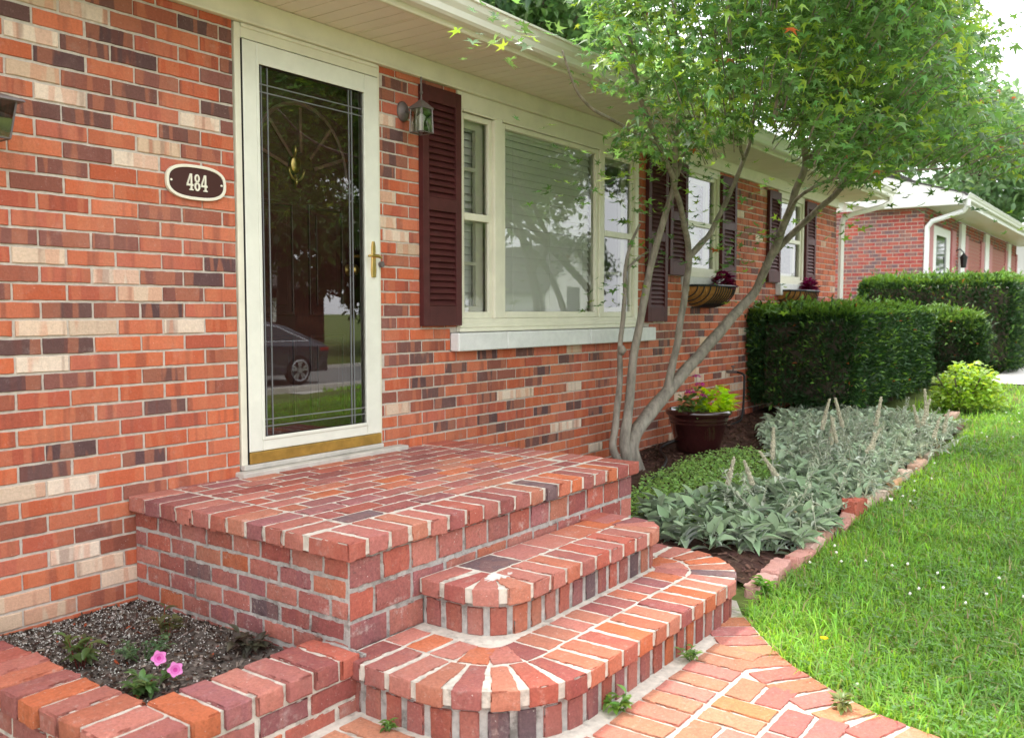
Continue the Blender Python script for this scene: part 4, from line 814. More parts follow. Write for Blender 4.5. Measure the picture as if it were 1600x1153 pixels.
# ================================================================== lawn grass
def in_path(x, y): return (x < path_right(y) + .0) & (x > PATH_L - .05)
def grass_area(x, y):
    ok = ~in_path(x, y); ok &= ~((x > 2.25) & (y > -1.99) & ~((x > 7.72) & (y < -1.18))); ok &= ~((x < 2.3) & (y > -1.99) & (x > -.5)); ok &= y < -.2; ok &= ~((x > 11.35) & (x < 14.65) & (y < -1.5)); return ok
def blades(n, x0, x1, y0, y1, h, w, dens=None):
    x = RNG.uniform(x0, x1, n); y = RNG.uniform(y0, y1, n); k_ = grass_area(x, y)
    if dens is not None: k_ &= RNG.random(n) < dens(x, y)
    x, y = x[k_], y[k_]; n = len(x); z = ground(x, y) - .012; th = RNG.uniform(0, 6.28, n); H = RNG.gamma(5, h / 5, n); W = RNG.uniform(.7, 1.3, n) * w; ln = np.abs(RNG.normal(.85, .45, n))
    t = np.stack([np.cos(th), np.sin(th), 0 * th], -1); s = np.stack([-np.sin(th), np.cos(th), 0 * th], -1); P0 = np.stack([x, y, z], -1)
    P1 = P0 + t * (H * ln * .35)[:, None]; P1[:, 2] += H * .6; P2 = P0 + t * (H * ln * 1.0)[:, None]; P2[:, 2] += H * (1.0 - .25 * ln)
    V = np.stack([P0 - s * W[:, None] / 2, P0 + s * W[:, None] / 2, P1 + s * W[:, None] * .42, P1 - s * W[:, None] * .42, P2 + s * W[:, None] * .08, P2 - s * W[:, None] * .08], 1)
    F = (np.array([(0, 1, 2, 3), (3, 2, 4, 5)])[None] + (np.arange(n) * 6)[:, None, None]).reshape(-1, 4)
    patch = np.array([mnoise.noise(Vector((a * 1.1, b_ * 1.1, 3))) + .7 * mnoise.noise(Vector((a * 4.5, b_ * 4.5, 8))) for a, b_ in zip(x, y)])[:, None]; c = jitcol((.165, .325, .052), n, .42, .14) * np.clip(1 + .42 * patch, .45, 1.6) * np.concatenate([1 + .12 * patch, np.ones_like(patch), 1 - .1 * patch], 1) ; dry = RNG.random(n) < .07; c[dry] = jitcol((.30, .26, .12), int(dry.sum()), .2)
    return V.reshape(-1, 3), F, np.repeat(c, 2, 0)
gp_ = [blades(75000, 1.25, 4.2, -4.6, -1.95, .040, .0062), blades(80000, 3.6, 9.0, -5.5, -1.95, .040, .0080), blades(42000, 7.7, 20.0, -7, -1.2, .050, .011), blades(14000, -3.0, -.05, -5.5, -1.5, .05, .006)]
V, F, C = join(gp_); tag(np_obj('lawn_grass', V, F, C, MT['grass'], smooth=True), 'bright green mown lawn grass right of the bed and path', 'grass', kind='stuff')
# clover leaves in the lawn
clv = np.array([(0, 0, 0), (-.5, .55, .1), (0, 1, .05), (.5, .55, .1)]); clf = np.array([(0, 3, 2, 1)])
n = 9000; x = RNG.uniform(1.3, 7.5, n); y = RNG.uniform(-4.8, -1.97, n); k_ = grass_area(x, y) & (bed_noise(x, y, 1.3, 9) > -.05); x, y = x[k_], y[k_]; n = len(x); z = ground(x, y) + RNG.uniform(.008, .035, n); th = RNG.uniform(0, 6.28, n); S = RNG.uniform(.010, .018, n); parts = []
for q in range(3): parts.append(instances(clv, clf, np.stack([x, y, z], -1), rotmats(th + q * 2.09, RNG.normal(.1, .2, n), 0 * th), S, jitcol((.15, .27, .08), n, .25, .08)))
V, F, C = join(parts); tag(np_obj('clover', V, F, C, MT['leaf']), 'patches of low round clover leaves growing through the lawn', 'clover', kind='stuff')
n = 260; x = RNG.uniform(2.5, 8.5, n); y = RNG.uniform(-4.2, -2.05, n); k_ = grass_area(x, y) & (bed_noise(x, y, .9, 21) > .02); x, y = x[k_], y[k_]; n = len(x)
V, F, C = instances(oct_v, oct_f, np.stack([x, y, ground(x, y) + RNG.uniform(.03, .06, n)], -1), rotmats(*RNG.uniform(0, 6, (3, n))), np.full(n, .009), jitcol((.75, .74, .68), n, .1, .02)); tag(np_obj('clover_blossom', V, F, C, MT['petal']), 'scattered small white clover blossoms in the lawn', 'flowers', kind='stuff')
dp = (1.86, -2.40); dz_ = gz(*dp); dt = thing('dandelion', (dp[0], dp[1], dz_), 'single small yellow dandelion in the lawn near the path', 'flower')
MB().tube([(dp[0], dp[1], dz_), (dp[0] + .005, dp[1], dz_ + .05)], .0015, 5, (.1, .2, .04, 1)).build('stem', MT['leaf'], dt)
m = MB()
for k_ in range(26):
    a = k_ * 2.4; r = .003 + .010 * (k_ / 26); m.obox((dp[0] + .005 + r * math.cos(a), dp[1] + r * math.sin(a), dz_ + .052 - r * .25), ((math.cos(a), math.sin(a), .2), (-math.sin(a), math.cos(a), 0), (0, 0, 1)), (.0045, .0018, .0012))
m.build('flower_head', MT['dandelion'], dt, attr=False)
# ================================================================== small plants
def sprig(name, loc, label, cat, nst, H, leafL, col, stem=(.10, .05, .03), spread=.06, seed=0, tpl=None, leaves=9, lean=.5):
    rs = random.Random(seed); t = thing(name, loc, label, cat); m = MB(); parts = []; loc = np.array(loc)
    for s in range(nst):
        a = rs.uniform(0, 6.28); tip = loc + np.array([math.cos(a) * spread * rs.uniform(.2, 1), math.sin(a) * spread * rs.uniform(.2, 1), H * rs.uniform(.65, 1.1)]); b0 = loc + np.array([math.cos(a), math.sin(a), 0]) * spread * .15
        m.tube([b0, (b0 + tip) / 2 + np.array([rs.uniform(-.01, .01)] * 2 + [0]), tip], [.0025, .002, .0012], 5, (*stem, 1)); k_ = leaves
        q = np.linspace(.35, 1.0, k_)[:, None]; pos = b0[None] * (1 - q) + tip[None] * q; th = np.array([rs.uniform(0, 6.28) for _ in range(k_)]); L = np.array([leafL * rs.uniform(.6, 1.15) for _ in range(k_)])
        parts.append(instances(*(tpl or leaf_tpl(bend=.4)), pos, rotmats(th, np.array([rs.uniform(-.1, 1.0) for _ in range(k_)]), 0 * th), np.stack([L * .5, L, L], -1), jitcol(col, k_, .3, .12)))
    m.build('stem', MT['leaf'], t); V, F, C = join(parts); np_obj('leaves', V, F, C, MT['leaf'], parent=t, smooth=True); return t
sprig('seedling', (-.06, -.52, -.015), 'reddish stemmed leggy seedling at the left of the planter', 'plant', 5, .11, .05, (.10, .15, .05), (.20, .05, .04), .07, 1)
sprig('seedling', (.26, -.52, -.015), 'upright bronze leaved seedling in the middle of the planter', 'plant', 4, .13, .045, (.10, .11, .045), (.22, .07, .04), .04, 2)
sprig('seedling', (.37, -.86, -.015), 'low dark leaved seedling by the porch side of the planter', 'plant', 6, .05, .055, (.09, .08, .055), (.16, .06, .05), .07, 3)
sprig('feathery_weed', (.10, -.62, -.015), 'fine feathery green weed sprawling in the planter soil', 'plant', 12, .06, .02, (.10, .17, .08), (.10, .16, .07), .12, 4, leaves=16)
pt = sprig('petunia', (-.02, -.88, -.015), 'petunia with two pink blooms in the planter corner', 'plant', 8, .05, .045, (.10, .19, .06), (.10, .17, .05), .09, 5)
for dx, dy, dz, ta in ((.035, -.07, .075, .5), (.03, .01, .095, .3)):
    m = MB(); c = np.array([-.02 + dx, -.88 + dy, -.015 + dz]); nrm = np.array([-.45, -.75, .45 + ta * .3]); nrm /= np.linalg.norm(nrm); u = np.cross(nrm, ZA); u /= np.linalg.norm(u); v = np.cross(u, nrm); vs = [c - nrm * .012]; nn = 30
    for rg, rr in ((1, .007), (2, .015), (3, .022)):
        for k_ in range(nn):
            a = 2 * math.pi * k_ / nn; ru = rr * (1 + (.14 * math.cos(5 * a) if rg == 3 else 0)); vs.append(c + (u * math.cos(a) + v * math.sin(a)) * ru + nrm * (.004 * (rg - 2) + (.003 * math.sin(10 * a) if rg == 3 else 0)))
    fs = [(0, 1 + k_, 1 + (k_ + 1) % nn) for k_ in range(nn)]; m.add(vs, fs, (.50, .06, .28, 1)); m.f, m.c = m.f[:], m.c[:]
    for rg in range(2):
        for k_ in range(nn): m.f.append((1 + rg * nn + k_, 1 + (rg + 1) * nn + k_, 1 + (rg + 1) * nn + (k_ + 1) % nn, 1 + rg * nn + (k_ + 1) % nn)); m.c.append((.72, .24, .52, 1) if rg else (.62, .15, .42, 1))
    m.build('bloom', MT['petal'], pt, smooth=True)
sprig('weed', (.93, -2.02, ZG), 'leafy green weed at the front foot of the lower step', 'weed', 7, .045, .04, (.13, .26, .05), (.1, .2, .05), .05, 6, leaves=6)
sprig('weed', (1.46, -2.03, ZG), 'smaller weed further right along the foot of the lower step', 'weed', 6, .04, .035, (.13, .24, .06), (.1, .2, .05), .05, 7, leaves=6)
sprig('weed', (.37, -1.52, ZG), 'tiny weed in the joint between planter and lower step', 'weed', 4, .035, .03, (.11, .22, .05), (.1, .2, .05), .03, 8, leaves=6)
sprig('weed', (2.33, -1.98, ZG + .01), 'grassy weed tuft at the right foot of the lower step', 'weed', 8, .07, .05, (.12, .26, .04), (.1, .2, .05), .05, 9, leaves=7)
sprig('weed', (1.36, -2.62, ZG), 'thin grass tuft growing in a path joint', 'weed', 6, .05, .04, (.16, .22, .07), (.2, .2, .1), .03, 12, leaves=5)
# ================================================================== flower pot
pc_ = (float(at(1091, 660, -.42)[0]), -.42); pzb = float(bz_(*pc_)); pz = .065; pot = thing('flower_pot', (pc_[0], pc_[1], pz), 'large glazed maroon pot against the brick wall', 'pot')
m = MB(); m.lathe([(0, 0), (.16, 0), (.168, .01), (.20, .13), (.222, .225), (.226, .228), (.224, .235), (.230, .252), (.234, .255), (.232, .262), (.240, .290), (.255, .298), (.262, .312), (.258, .334), (.245, .340), (.232, .334), (.226, .30), (0, .30)], (*pc_, pz), 48); m.build('pot_body', MT['glaze'], pot, smooth=True, attr=False)
m = MB(); m.lathe([(0, .302), (.225, .302)], (*pc_, pz), 24); m.build('soil', MT['soil'], pot, attr=False)
vt = leaf_tpl(bend=.35, fold=.2, wide=[.2, 1.05, .9, .5, 0])
def bunch(name, c, label, cat, n, rx, ry, rz, L, col, group=None, mat='leaf', tpl=None, parent=None):
    u = RNG.normal(0, 1, (n, 3)); u /= np.linalg.norm(u, axis=1)[:, None]; u[:, 2] = np.abs(u[:, 2]) * 1.0 - .1; r = RNG.uniform(.45, 1, n)[:, None]; pos = np.array(c) + u * r * np.array([rx, ry, rz]); th = np.arctan2(u[:, 1], u[:, 0]) - math.pi / 2 + RNG.normal(0, .6, n); S = RNG.uniform(.65, 1.15, n) * L
    V, F, C = instances(*(tpl or vt), pos, rotmats(th, RNG.uniform(-.3, .9, n), RNG.normal(0, .3, n)), np.stack([S * .8, S, S], -1), jitcol(col, n, .3, .1))
    o = np_obj(name, V, F, C, MT[mat], parent=parent, smooth=True, recenter=parent is None)
    if parent is None: tag(o, label, cat, group)
    return o
bunch('potato_vine', (pc_[0] + .09, -.53, .40), 'lime green leafy plant on the right of the maroon pot', 'plant', 150, .17, .15, .20, .075, (.38, .55, .03))
fl = thing('flowering_plant', (pc_[0] - .1, -.40, .36), 'magenta flowering plant on the left of the maroon pot', 'plant'); bunch('leaves', (pc_[0] - .10, -.42, .38), None, None, 130, .14, .13, .24, .05, (.10, .20, .05), parent=fl)
for q in ((pc_[0] - .16, -.52, .52), (pc_[0] - .12, -.48, .60), (pc_[0] - .20, -.44, .55), (pc_[0] - .04, -.42, .66)): bunch('bloom', q, None, None, 30, .032, .032, .032, .022, (.48, .05, .24), mat='petal', parent=fl)
# hose: spigot, hose down the wall and over the mulch
hz = thing('garden_hose', (6.6, -.1, .1), 'black garden hose hanging from a wall tap and lying along the mulch', 'hose')
def smooth_pts(P, k_=8):
    P = [np.array(p, float) for p in P]; out = []
    for i in range(len(P) - 1):
        p0, p1, p2, p3 = P[max(i - 1, 0)], P[i], P[i + 1], P[min(i + 2, len(P) - 1)]
        for t in np.linspace(0, 1, k_, endpoint=False): out.append(.5 * ((2 * p1) + (-p0 + p2) * t + (2 * p0 - 5 * p1 + 4 * p2 - p3) * t * t + (-p0 + 3 * p1 - 3 * p2 + p3) * t ** 3))
    return out + [P[-1]]
hp = [(6.62, -.10, .60), (6.63, -.17, .58), (6.63, -.18, .50), (6.62, -.17, .2), (6.5, -.15, .125), (5.9, -.10, .11), (5.0, -.14, .085), (4.5, -.42, .07), (4.0, -.60, .055), (3.4, -.75, .03), (2.8, -.8, .01)]
m = MB(); m.tube(smooth_pts(hp), .011, 8); m.build('hose', MT['black'], hz, smooth=True, attr=False)
m = MB(); m.tube([(6.62, .0, .60), (6.62, -.11, .60)], .014, 8); m.tube([(6.62, -.07, .60), (6.62, -.07, .65)], .007, 6); m.tube([(6.585, -.07, .655), (6.655, -.07, .655)], .009, 6); m.build('tap', MT['pewter'], hz, attr=False)
# ================================================================== window baskets
for x0, x1, lb, fx in ((5.63, 6.36, 'black iron window basket with coir liner under the middle window', 6.17), (7.98, 8.78, 'black iron window basket under the farthest window', 8.60)):
    t = thing('window_basket', ((x0 + x1) / 2, -.1, 1.22), lb, 'basket', 'window baskets'); zt = 1.405
    def sec(x, s=1.0): # half-round section hanging on the wall
        return [(x, -.012 - .235 * s * math.cos(a), zt - .185 * s * math.sin(a)) for a in np.linspace(0, R(90), 9)]
    m = MB(); N_ = 14; rows = []
    for i in range(N_ + 1):
        u = i / N_; s = .95 * min(1, .55 + 2.2 * min(u, 1 - u)) ; rows.append(sec(x0 + (x1 - x0) * u, s))
    vs = [p for r_ in rows for p in r_]; fs = [(i * 9 + k_, i * 9 + k_ + 1, (i + 1) * 9 + k_ + 1, (i + 1) * 9 + k_) for i in range(N_) for k_ in range(8)]; m.add(vs, fs); m.add([(x0, -.012, zt)] + rows[0], [(0, k_ + 1, k_ + 2) for k_ in range(8)]); m.add([(x1, -.012, zt)] + rows[-1], [(0, k_ + 2, k_ + 1) for k_ in range(8)])
    m.build('liner', MT['coir'], t, smooth=True, attr=False)
    m = MB()
    for i in range(0, N_ + 1, 1 if True else 2):
        u = i / N_; s = 1.0 * min(1, .55 + 2.2 * min(u, 1 - u)) + .02; m.tube(sec(x0 + (x1 - x0) * u, s), .0055, 5)
    m.tube([(x0 - .005, -.012, zt)] + [(x0 + (x1 - x0) * u, -.014 - .24 * min(1, .57 + 2.2 * min(u, 1 - u)), zt) for u in np.linspace(0, 1, 15)] + [(x1 + .005, -.012, zt)], .011, 6); m.tube([(x0, -.012, zt), (x1, -.012, zt)], .009, 6); m.build('iron_frame', MT['iron'], t, attr=False)
    bunch('coleus', (fx, -.14, zt + .0), 'dark crimson leafy plant in the ' + ('middle' if x0 < 7 else 'farthest') + ' window basket', 'plant', 170, .13, .10, .16, .06, (.14, .008, .03), 'crimson basket plants')
# ================================================================== maple tree
tree = thing('maple_tree', (4.22, -.33, 0), 'multi-stemmed green maple leaning over the bed in front of the windows', 'tree')
def px3(lst): return [at(a, b_, y) for a, b_, y in lst]
stems = [
    ([(998, 745, -.33), (985, 700, -.34), (1004, 660, -.36), (1038, 618, -.40), (1078, 572, -.47), (1122, 522, -.58), (1150, 488, -.66), (1180, 455, -.75), (1204, 401, -.92), (1226, 351, -1.08), (1243, 301, -1.2), (1257, 256, -1.3), (1252, 190, -1.4), (1262, 110, -1.45), (1275, 20, -1.5)], .070, .016),
    ([(980, 745, -.30), (960, 705, -.28), (961, 663, -.28), (970, 582, -.29), (970, 547, -.30), (975, 472, -.33), (978, 422, -.37), (985, 385, -.4), (1000, 350, -.45)], .036, .009),
    ([(985, 742, -.33), (975, 688, -.33), (983, 633, -.34), (992, 552, -.38), (1003, 482, -.43), (1022, 396, -.52), (1050, 300, -.66), (1056, 230, -.78), (1062, 110, -.95), (1050, 20, -1.05)], .048, .014),
    ([(1040, 620, -.40), (1047, 590, -.42), (1057, 542, -.45), (1068, 472, -.52), (1076, 401, -.62), (1069, 351, -.69), (1050, 276, -.80), (1030, 225, -.9), (1000, 150, -1.0), (985, 60, -1.05)], .040, .012),
    ([(1076, 401, -.62), (1095, 380, -.66), (1111, 361, -.70), (1141, 301, -.84), (1161, 250, -.96), (1174, 215, -1.05), (1180, 150, -1.2), (1195, 60, -1.35)], .028, .010),
    ([(1206, 398, -.92), (1222, 380, -1.0), (1247, 356, -1.15), (1292, 316, -1.42), (1322, 286, -1.6), (1350, 235, -1.75), (1390, 150, -1.95), (1420, 60, -2.1)], .036, .011),
    ([(1228, 345, -1.08), (1245, 312, -1.25), (1285, 286, -1.5), (1335, 272, -1.75), (1403, 268, -2.05), (1490, 262, -2.3)], .018, .006),
    ([(978, 424, -.37), (995, 405, -.40), (1012, 393, -.44)], .012, .006), ([(1056, 275, -.7), (1085, 200, -.9), (1110, 120, -1.1), (1120, 40, -1.2)], .020, .008), ([(1030, 225, -.9), (960, 190, -.98), (905, 150, -1.0), (880, 80, -1.05)], .014, .005), ([(1257, 256, -1.3), (1310, 180, -1.6), (1340, 100, -1.8)], .018, .007), ([(1161, 250, -.96), (1150, 190, -1.2), (1130, 110, -1.5)], .014, .006)]
m = MB()
for lst, r0, r1 in stems:
    P = smooth_pts(px3(lst), 6); n = len(P); r0, r1 = r0 * .90, r1 * .9; rr = [(r0 + (r1 - r0) * (i / (n - 1)) ** .8) * (1 + .10 * mnoise.noise(Vector(P[i] * 9))) for i in range(n)]
    if r0 > .055: rr[:6] = [v * (1.12 - .02 * i) for i, v in enumerate(rr[:6])]
    P = [p + np.array([mnoise.noise(Vector(p * 5)), mnoise.noise(Vector(p * 5 + np.array([7, 7, 7]))), 0]) * .012 for p in P]; m.tube(P, rr, 12)
for px, py, y, r in ((970, 547, -.31, .04), (1150, 488, -.66, .055), (1090, 560, -.5, .05)):
    c = at(px, py, y); m.tube([c + np.array([0, 0, -.03]), c + np.array([.0, -.012, 0]), c + np.array([0, 0, .03])], [r * .5, r * .85, r * .5], 10)
trunk = m.build('trunk', MT['bark'], tree, smooth=True, attr=False)
# maple leaf: five pointed lobes, fan of triangles
def maple_tpl():
    ang = [-150, -118, -100, -66, -50, -20, 0, 20, 50, 66, 100, 118, 150]; rad = [.28, .62, .30, .86, .34, .40, 1.0, .40, .34, .86, .30, .62, .28]
    vs = [(0, 0.12, .05)]
    for a, r in zip(ang, rad): vs.append((math.sin(R(a)) * r * .62, .12 + math.cos(R(a)) * r * .62, -.16 * r * r))
    fs = [(0, i + 1, i) for i in range(1, len(ang))]; return np.array(vs), np.array(fs)
mv, mf = maple_tpl()
OUT = [(925, -400), (920, 0), (912, 55), (892, 105), (896, 140), (892, 165), (910, 165), (940, 185), (985, 205), (1010, 245), (1060, 262), (1100, 235), (1150, 205), (1195, 178), (1225, 195), (1260, 225), (1300, 262), (1345, 290), (1390, 265), (1470, 240), (1545, 255), (1620, 275), (1690, 230), (1600, 185), (1560, 165), (1525, 130), (1532, 80), (1515, 30), (1500, -60), (1480, -400)]
OP = np.array(OUT, float)
def inside(x, y):
    r_ = np.zeros(len(x), bool); n = len(OP); j = n - 1
    for i in range(n):
        xi, yi = OP[i]; xj, yj = OP[j]; c = ((yi > y) != (yj > y)) & (x < (xj - xi) * (y - yi) / (yj - yi + 1e-12) + xi); r_ ^= c; j = i
    return r_
n = 52000; Q = np.stack([RNG.uniform(2.0, 8.2, n), RNG.uniform(-3.0, -.2, n), RNG.uniform(1.7, 4.5, n)], -1); q = Q - CAMP; w = q @ _f; ux = 800 + FPX * (q @ _r) / w; uy = 576.5 - FPX * (q @ _u) / w
k_ = inside(ux, uy) & ~((Q[:, 1] > -.72) & (Q[:, 2] > 2.45)); cen = np.array([4.9, -1.55, 2.9]); e = (((Q - cen) / np.array([2.9, 1.55, 1.75])) ** 2).sum(1); k_ &= e < 1.0
Q = Q[k_]; nzv = np.array([mnoise.noise(Vector((a * 2.2, b_ * 2.2, c * 3.2))) for a, b_, c in Q]); Q = Q[nzv > -.20]; Q = Q[RNG.permutation(len(Q))[:3700]]
extra = []
for px, py, y, k2, sp in ((930, 300, -.75, 10, .10), (905, 305, -.85, 5, .07), (1000, 315, -.6, 12, .13), (1060, 370, -.62, 16, .14), (1020, 400, -.5, 8, .10), (955, 450, -.42, 7, .08), (945, 475, -.42, 4, .05), (1110, 345, -.7, 14, .16), (1135, 395, -.72, 12, .14), (1165, 415, -.8, 8, .12), (1205, 470, -.8, 9, .09), (1180, 380, -.85, 8, .12), (1215, 365, -1.0, 8, .12), (1240, 290, -1.25, 12, .15), (1320, 345, -1.6, 8, .12), (1280, 260, -1.5, 14, .16), (1380, 300, -2.0, 16, .2), (1475, 290, -2.25, 20, .2), (1560, 270, -2.5, 22, .22), (1590, 205, -2.6, 12, .16), (1560, 60, -2.5, 8, .10), (1590, 38, -2.55, 5, .06), (760, 42, -1.05, 5, .05), (780, 50, -1.05, 5, .05), (800, 32, -1.05, 3, .04), (845, 60, -1.0, 6, .06), (1540, 215, -2.4, 14, .15), (890, 240, -.9, 8, .1), (1000, 260, -.85, 14, .15), (1085, 270, -.8, 10, .15), (1150, 300, -.9, 10, .15)):
    c = at(px, py, y)
    for _ in range(k2): extra.append(c + RNG.normal(0, 1, 3) * sp * np.array([1, 1, .6]))
S0 = np.concatenate([Q, np.array(extra)]); parts = []; tw = MB()
ns = len(S0)
for i, p in enumerate(S0):
    if i % 2 == 0 and i < 3700:
        a = RNG.uniform(0, 6.28); d = np.array([p[0] - 4.7, p[1] + .9, .25]); d /= np.linalg.norm(d) + .2; tw.tube([p - d * .22 - np.array([0, 0, .05]), p - d * .05, p + d * .1 + np.array([0, 0, -.01])], [.0045, .003, .0015], 4, cap=False)
kk = 12; pos = np.concatenate([np.repeat(S0[:len(Q)], kk, 0), np.repeat(S0[len(Q):], 2, 0)]); n = len(pos); off = RNG.normal(0, 1, (n, 3)) * np.array([.09, .09, .03]); pos = pos + off; th = np.arctan2(off[:, 1], off[:, 0]) - math.pi / 2 + RNG.normal(0, .7, n)
k_ = ~((pos[:, 1] > -.66) & (pos[:, 2] > 2.45)); pos, th = pos[k_], th[k_]; n = len(pos); size = RNG.uniform(.038, .070, n)
top = np.clip((pos[:, 2] - 2.4) / 1.2, 0, 1)[:, None]; spn = np.array([mnoise.noise(Vector(v * 2.8)) + .6 * mnoise.noise(Vector(v * 6.5)) for v in pos])[:, None]; young_lit = (RNG.random((n, 1)) < np.clip(.12 + .25 * top + .9 * spn, .02, .85)); c = np.where(young_lit, jitcol((.21, .34, .06), n, .25, .1), jitcol((.098, .205, .060), n, .45, .12)); red = RNG.random(n) < .004; c[red] = (.40, .16, .06)  # pale young leaves in clumps, weighted upward to paint in the lit crown
rm = rotmats(th, RNG.normal(-.30, .34, n), RNG.normal(0, .36, n)); size = size * np.where(RNG.random(n) < .25, .72, 1.0); h_ = n // 3; mv2 = mv * np.array([.82, 1.08, 2.6]); mv3 = mv * np.array([1.05, .95, -.6]) + np.array([0, 0, .03]) * np.sin(mv[:, :1] * 5)
V, F, C = join([instances(t_, mf, pos[a:b_], rm[a:b_], size[a:b_] / .66, c[a:b_]) for t_, a, b_ in ((mv, 0, h_), (mv2, h_, 2 * h_), (mv3, 2 * h_, n))]); np_obj('crown', V, F, C, MT['leaf'], parent=tree)
tw.build('twigs', MT['bark'], tree, attr=False)
# ================================================================== hedges and shrubs
yv, yf = leaf_tpl(bend=.25, fold=.3, wide=[.25, .9, .7, 0])
def clipped(name, label, x0, x1, y0, y1, z0, z1, n, L, col, lit_tipcol, lump=.05, rnd=.12, cat='hedge'):
    t = thing(name, ((x0 + x1) / 2, (y0 + y1) / 2, z0), label, cat); h = np.array([(x1 - x0) / 2, (y1 - y0) / 2, (z1 - z0) / 2]); c = np.array([(x0 + x1) / 2, (y0 + y1) / 2, (z0 + z1) / 2])
    A = np.array([h[1] * h[2]] * 2 + [h[0] * h[2]] * 2 + [h[0] * h[1]]); f = RNG.choice(5, n, p=A / A.sum()); p = RNG.uniform(-1, 1, (n, 3)) * h
    for q, (ax, sg) in enumerate(((0, -1), (0, 1), (1, -1), (1, 1), (2, 1))): p[f == q, ax] = sg * h[ax]
    inn = np.clip(p, -(h - rnd), h - rnd); d = p - inn; l = np.linalg.norm(d, axis=1)[:, None] + 1e-9; nrm = d / l; p = inn + nrm * np.minimum(l, rnd)
    wv = p + c; nz = np.array([mnoise.noise(Vector(v * 2.6)) * .6 + mnoise.noise(Vector(v * 7.5)) * .4 for v in wv]); dep = np.where(RNG.random(n) < .02, RNG.uniform(0, .09, n), -np.abs(RNG.normal(0, .04, n))); p = p + nrm * (lump * nz + dep)[:, None]; wv = p + c
    keep = (wv[:, 2] > z0 + .02) & ~((RNG.random(n) < .5) & (nz < -.38)); wv, nrm, nz = wv[keep], nrm[keep], nz[keep]; n = len(wv)
    # each sprig points outwards and up
    dirn = nrm * .8 + np.array([0, 0, .55]) + RNG.normal(0, .45, (n, 3)); dirn /= np.linalg.norm(dirn, axis=1)[:, None]; th = np.arctan2(dirn[:, 1], dirn[:, 0]) - math.pi / 2; el = np.arcsin(np.clip(dirn[:, 2], -1, 1)); S = RNG.uniform(.6, 1.3, n) * L
    cc = jitcol(col, n, .35, .12); tip = RNG.random(n) < np.clip(.13 + .5 * nz + .78 * (nrm[:, 2] > .55), 0, .95); cc[tip] = jitcol(lit_tipcol, int(tip.sum()), .3, .1); br = RNG.random(n) < .004; cc[br] = (.40, .12, .03)  # paler tips crowd the top faces: sunlit hedge top put into leaf colour
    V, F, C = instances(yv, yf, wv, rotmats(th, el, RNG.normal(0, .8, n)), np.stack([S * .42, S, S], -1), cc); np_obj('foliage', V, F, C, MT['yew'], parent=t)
    m = MB(); ins = .10 + lump * .6; m.box(x0 + ins, x1 - ins, y0 + ins, y1 - ins, z0 + .08, z1 - ins); m.build('inner_twigs', MT['barkd'], t, attr=False)
    m = MB(); rs = random.Random(3)
    for q in range(max(3, int((x1 - x0) * 3))):
        bx_, by_ = rs.uniform(x0 + ins, x1 - ins), rs.uniform(y0 + ins, y1 - ins); m.tube([(bx_, by_, z0 - .05), (bx_ + rs.uniform(-.1, .1), by_ + rs.uniform(-.1, .1), z0 + .5 * (z1 - z0))], .02, 6); m.build('trunk', MT['barkd'], t, attr=False); m = MB()
    return t
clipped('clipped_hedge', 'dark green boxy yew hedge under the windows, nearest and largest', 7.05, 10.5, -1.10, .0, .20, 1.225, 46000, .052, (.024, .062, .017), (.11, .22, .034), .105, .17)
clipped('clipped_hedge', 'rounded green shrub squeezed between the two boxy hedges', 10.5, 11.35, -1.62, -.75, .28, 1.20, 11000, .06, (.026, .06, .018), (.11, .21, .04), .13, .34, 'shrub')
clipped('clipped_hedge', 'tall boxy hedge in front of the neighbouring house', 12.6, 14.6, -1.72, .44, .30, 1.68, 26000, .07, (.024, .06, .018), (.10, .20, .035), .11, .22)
bush = thing('leafy_bush', (8.75, -1.75, .15), 'low yellow-green bush at the lawn edge past the bed', 'bush'); bunch('leaves', (8.85, -1.76, .22), None, None, 1900, .40, .36, .50, .055, (.26, .40, .06), parent=bush)
m = MB()
for q in range(7): m.tube([(8.75, -1.72, .10), (8.75 + .25 * math.cos(q), -1.72 + .25 * math.sin(q), .5)], .008, 5)
m.build('stem', MT['barkd'], bush, attr=False)
# ================================================================== neighbouring house
nb = thing('neighbour_house', (22, 4, .4), 'red brick neighbouring house with white eaves and rose painted trim', 'house')
NX0, NX1, NY, NZ0, NZT = 15.65, 27.6, .12, .2, 3.02
nbk = MB(); ncol = [(.40, .075, .06), (.34, .065, .06), (.17, .10, .11), (.36, .08, .07), (.21, .11, .11)]
def ncourse(axis):
    j = 0; z = NZ0; hc = .0677
    while z < NZT - .02:
        s0, s1 = (NY, 8.5) if axis == 'y' else (NX0, NX1); s = s0 - (.1016 if j % 2 else 0)
        while s < s1:
            a, b_ = max(s + .006, s0), min(s + .1975, s1); s += .2032
            if b_ - a < .02: continue
            c = random.choice(ncol); col = (*c, random.random()); za, zb = z + .006, min(z + hc - .006, NZT)
            if axis == 'y': nbk.box(NX0 - .006, NX0 + .01, a, b_, za, zb, col)
            else:
                if any(a < o1 and b_ > o0 and za < o3 and zb > o2 for o0, o1, o2, o3 in NOPEN): continue
                nbk.box(a, b_, NY - .006, NY + .01, za, zb, col)
        z += hc; j += 1
NOPEN = [(16.3, 17.9, .6, 2.75), (19.85, 21.4, 1.2, 2.7), (23.1, 25.2, 1.2, 2.7), (26.2, 27.3, 1.2, 2.7)]
ncourse('y'); ncourse('x'); nw_ = nbk.build('wall', MT['nbrick'], nb)
MB().box(NX0, NX1, NY, 8.5, 0, NZT).build('mortar', MT['mortar'], nw_, attr=False)
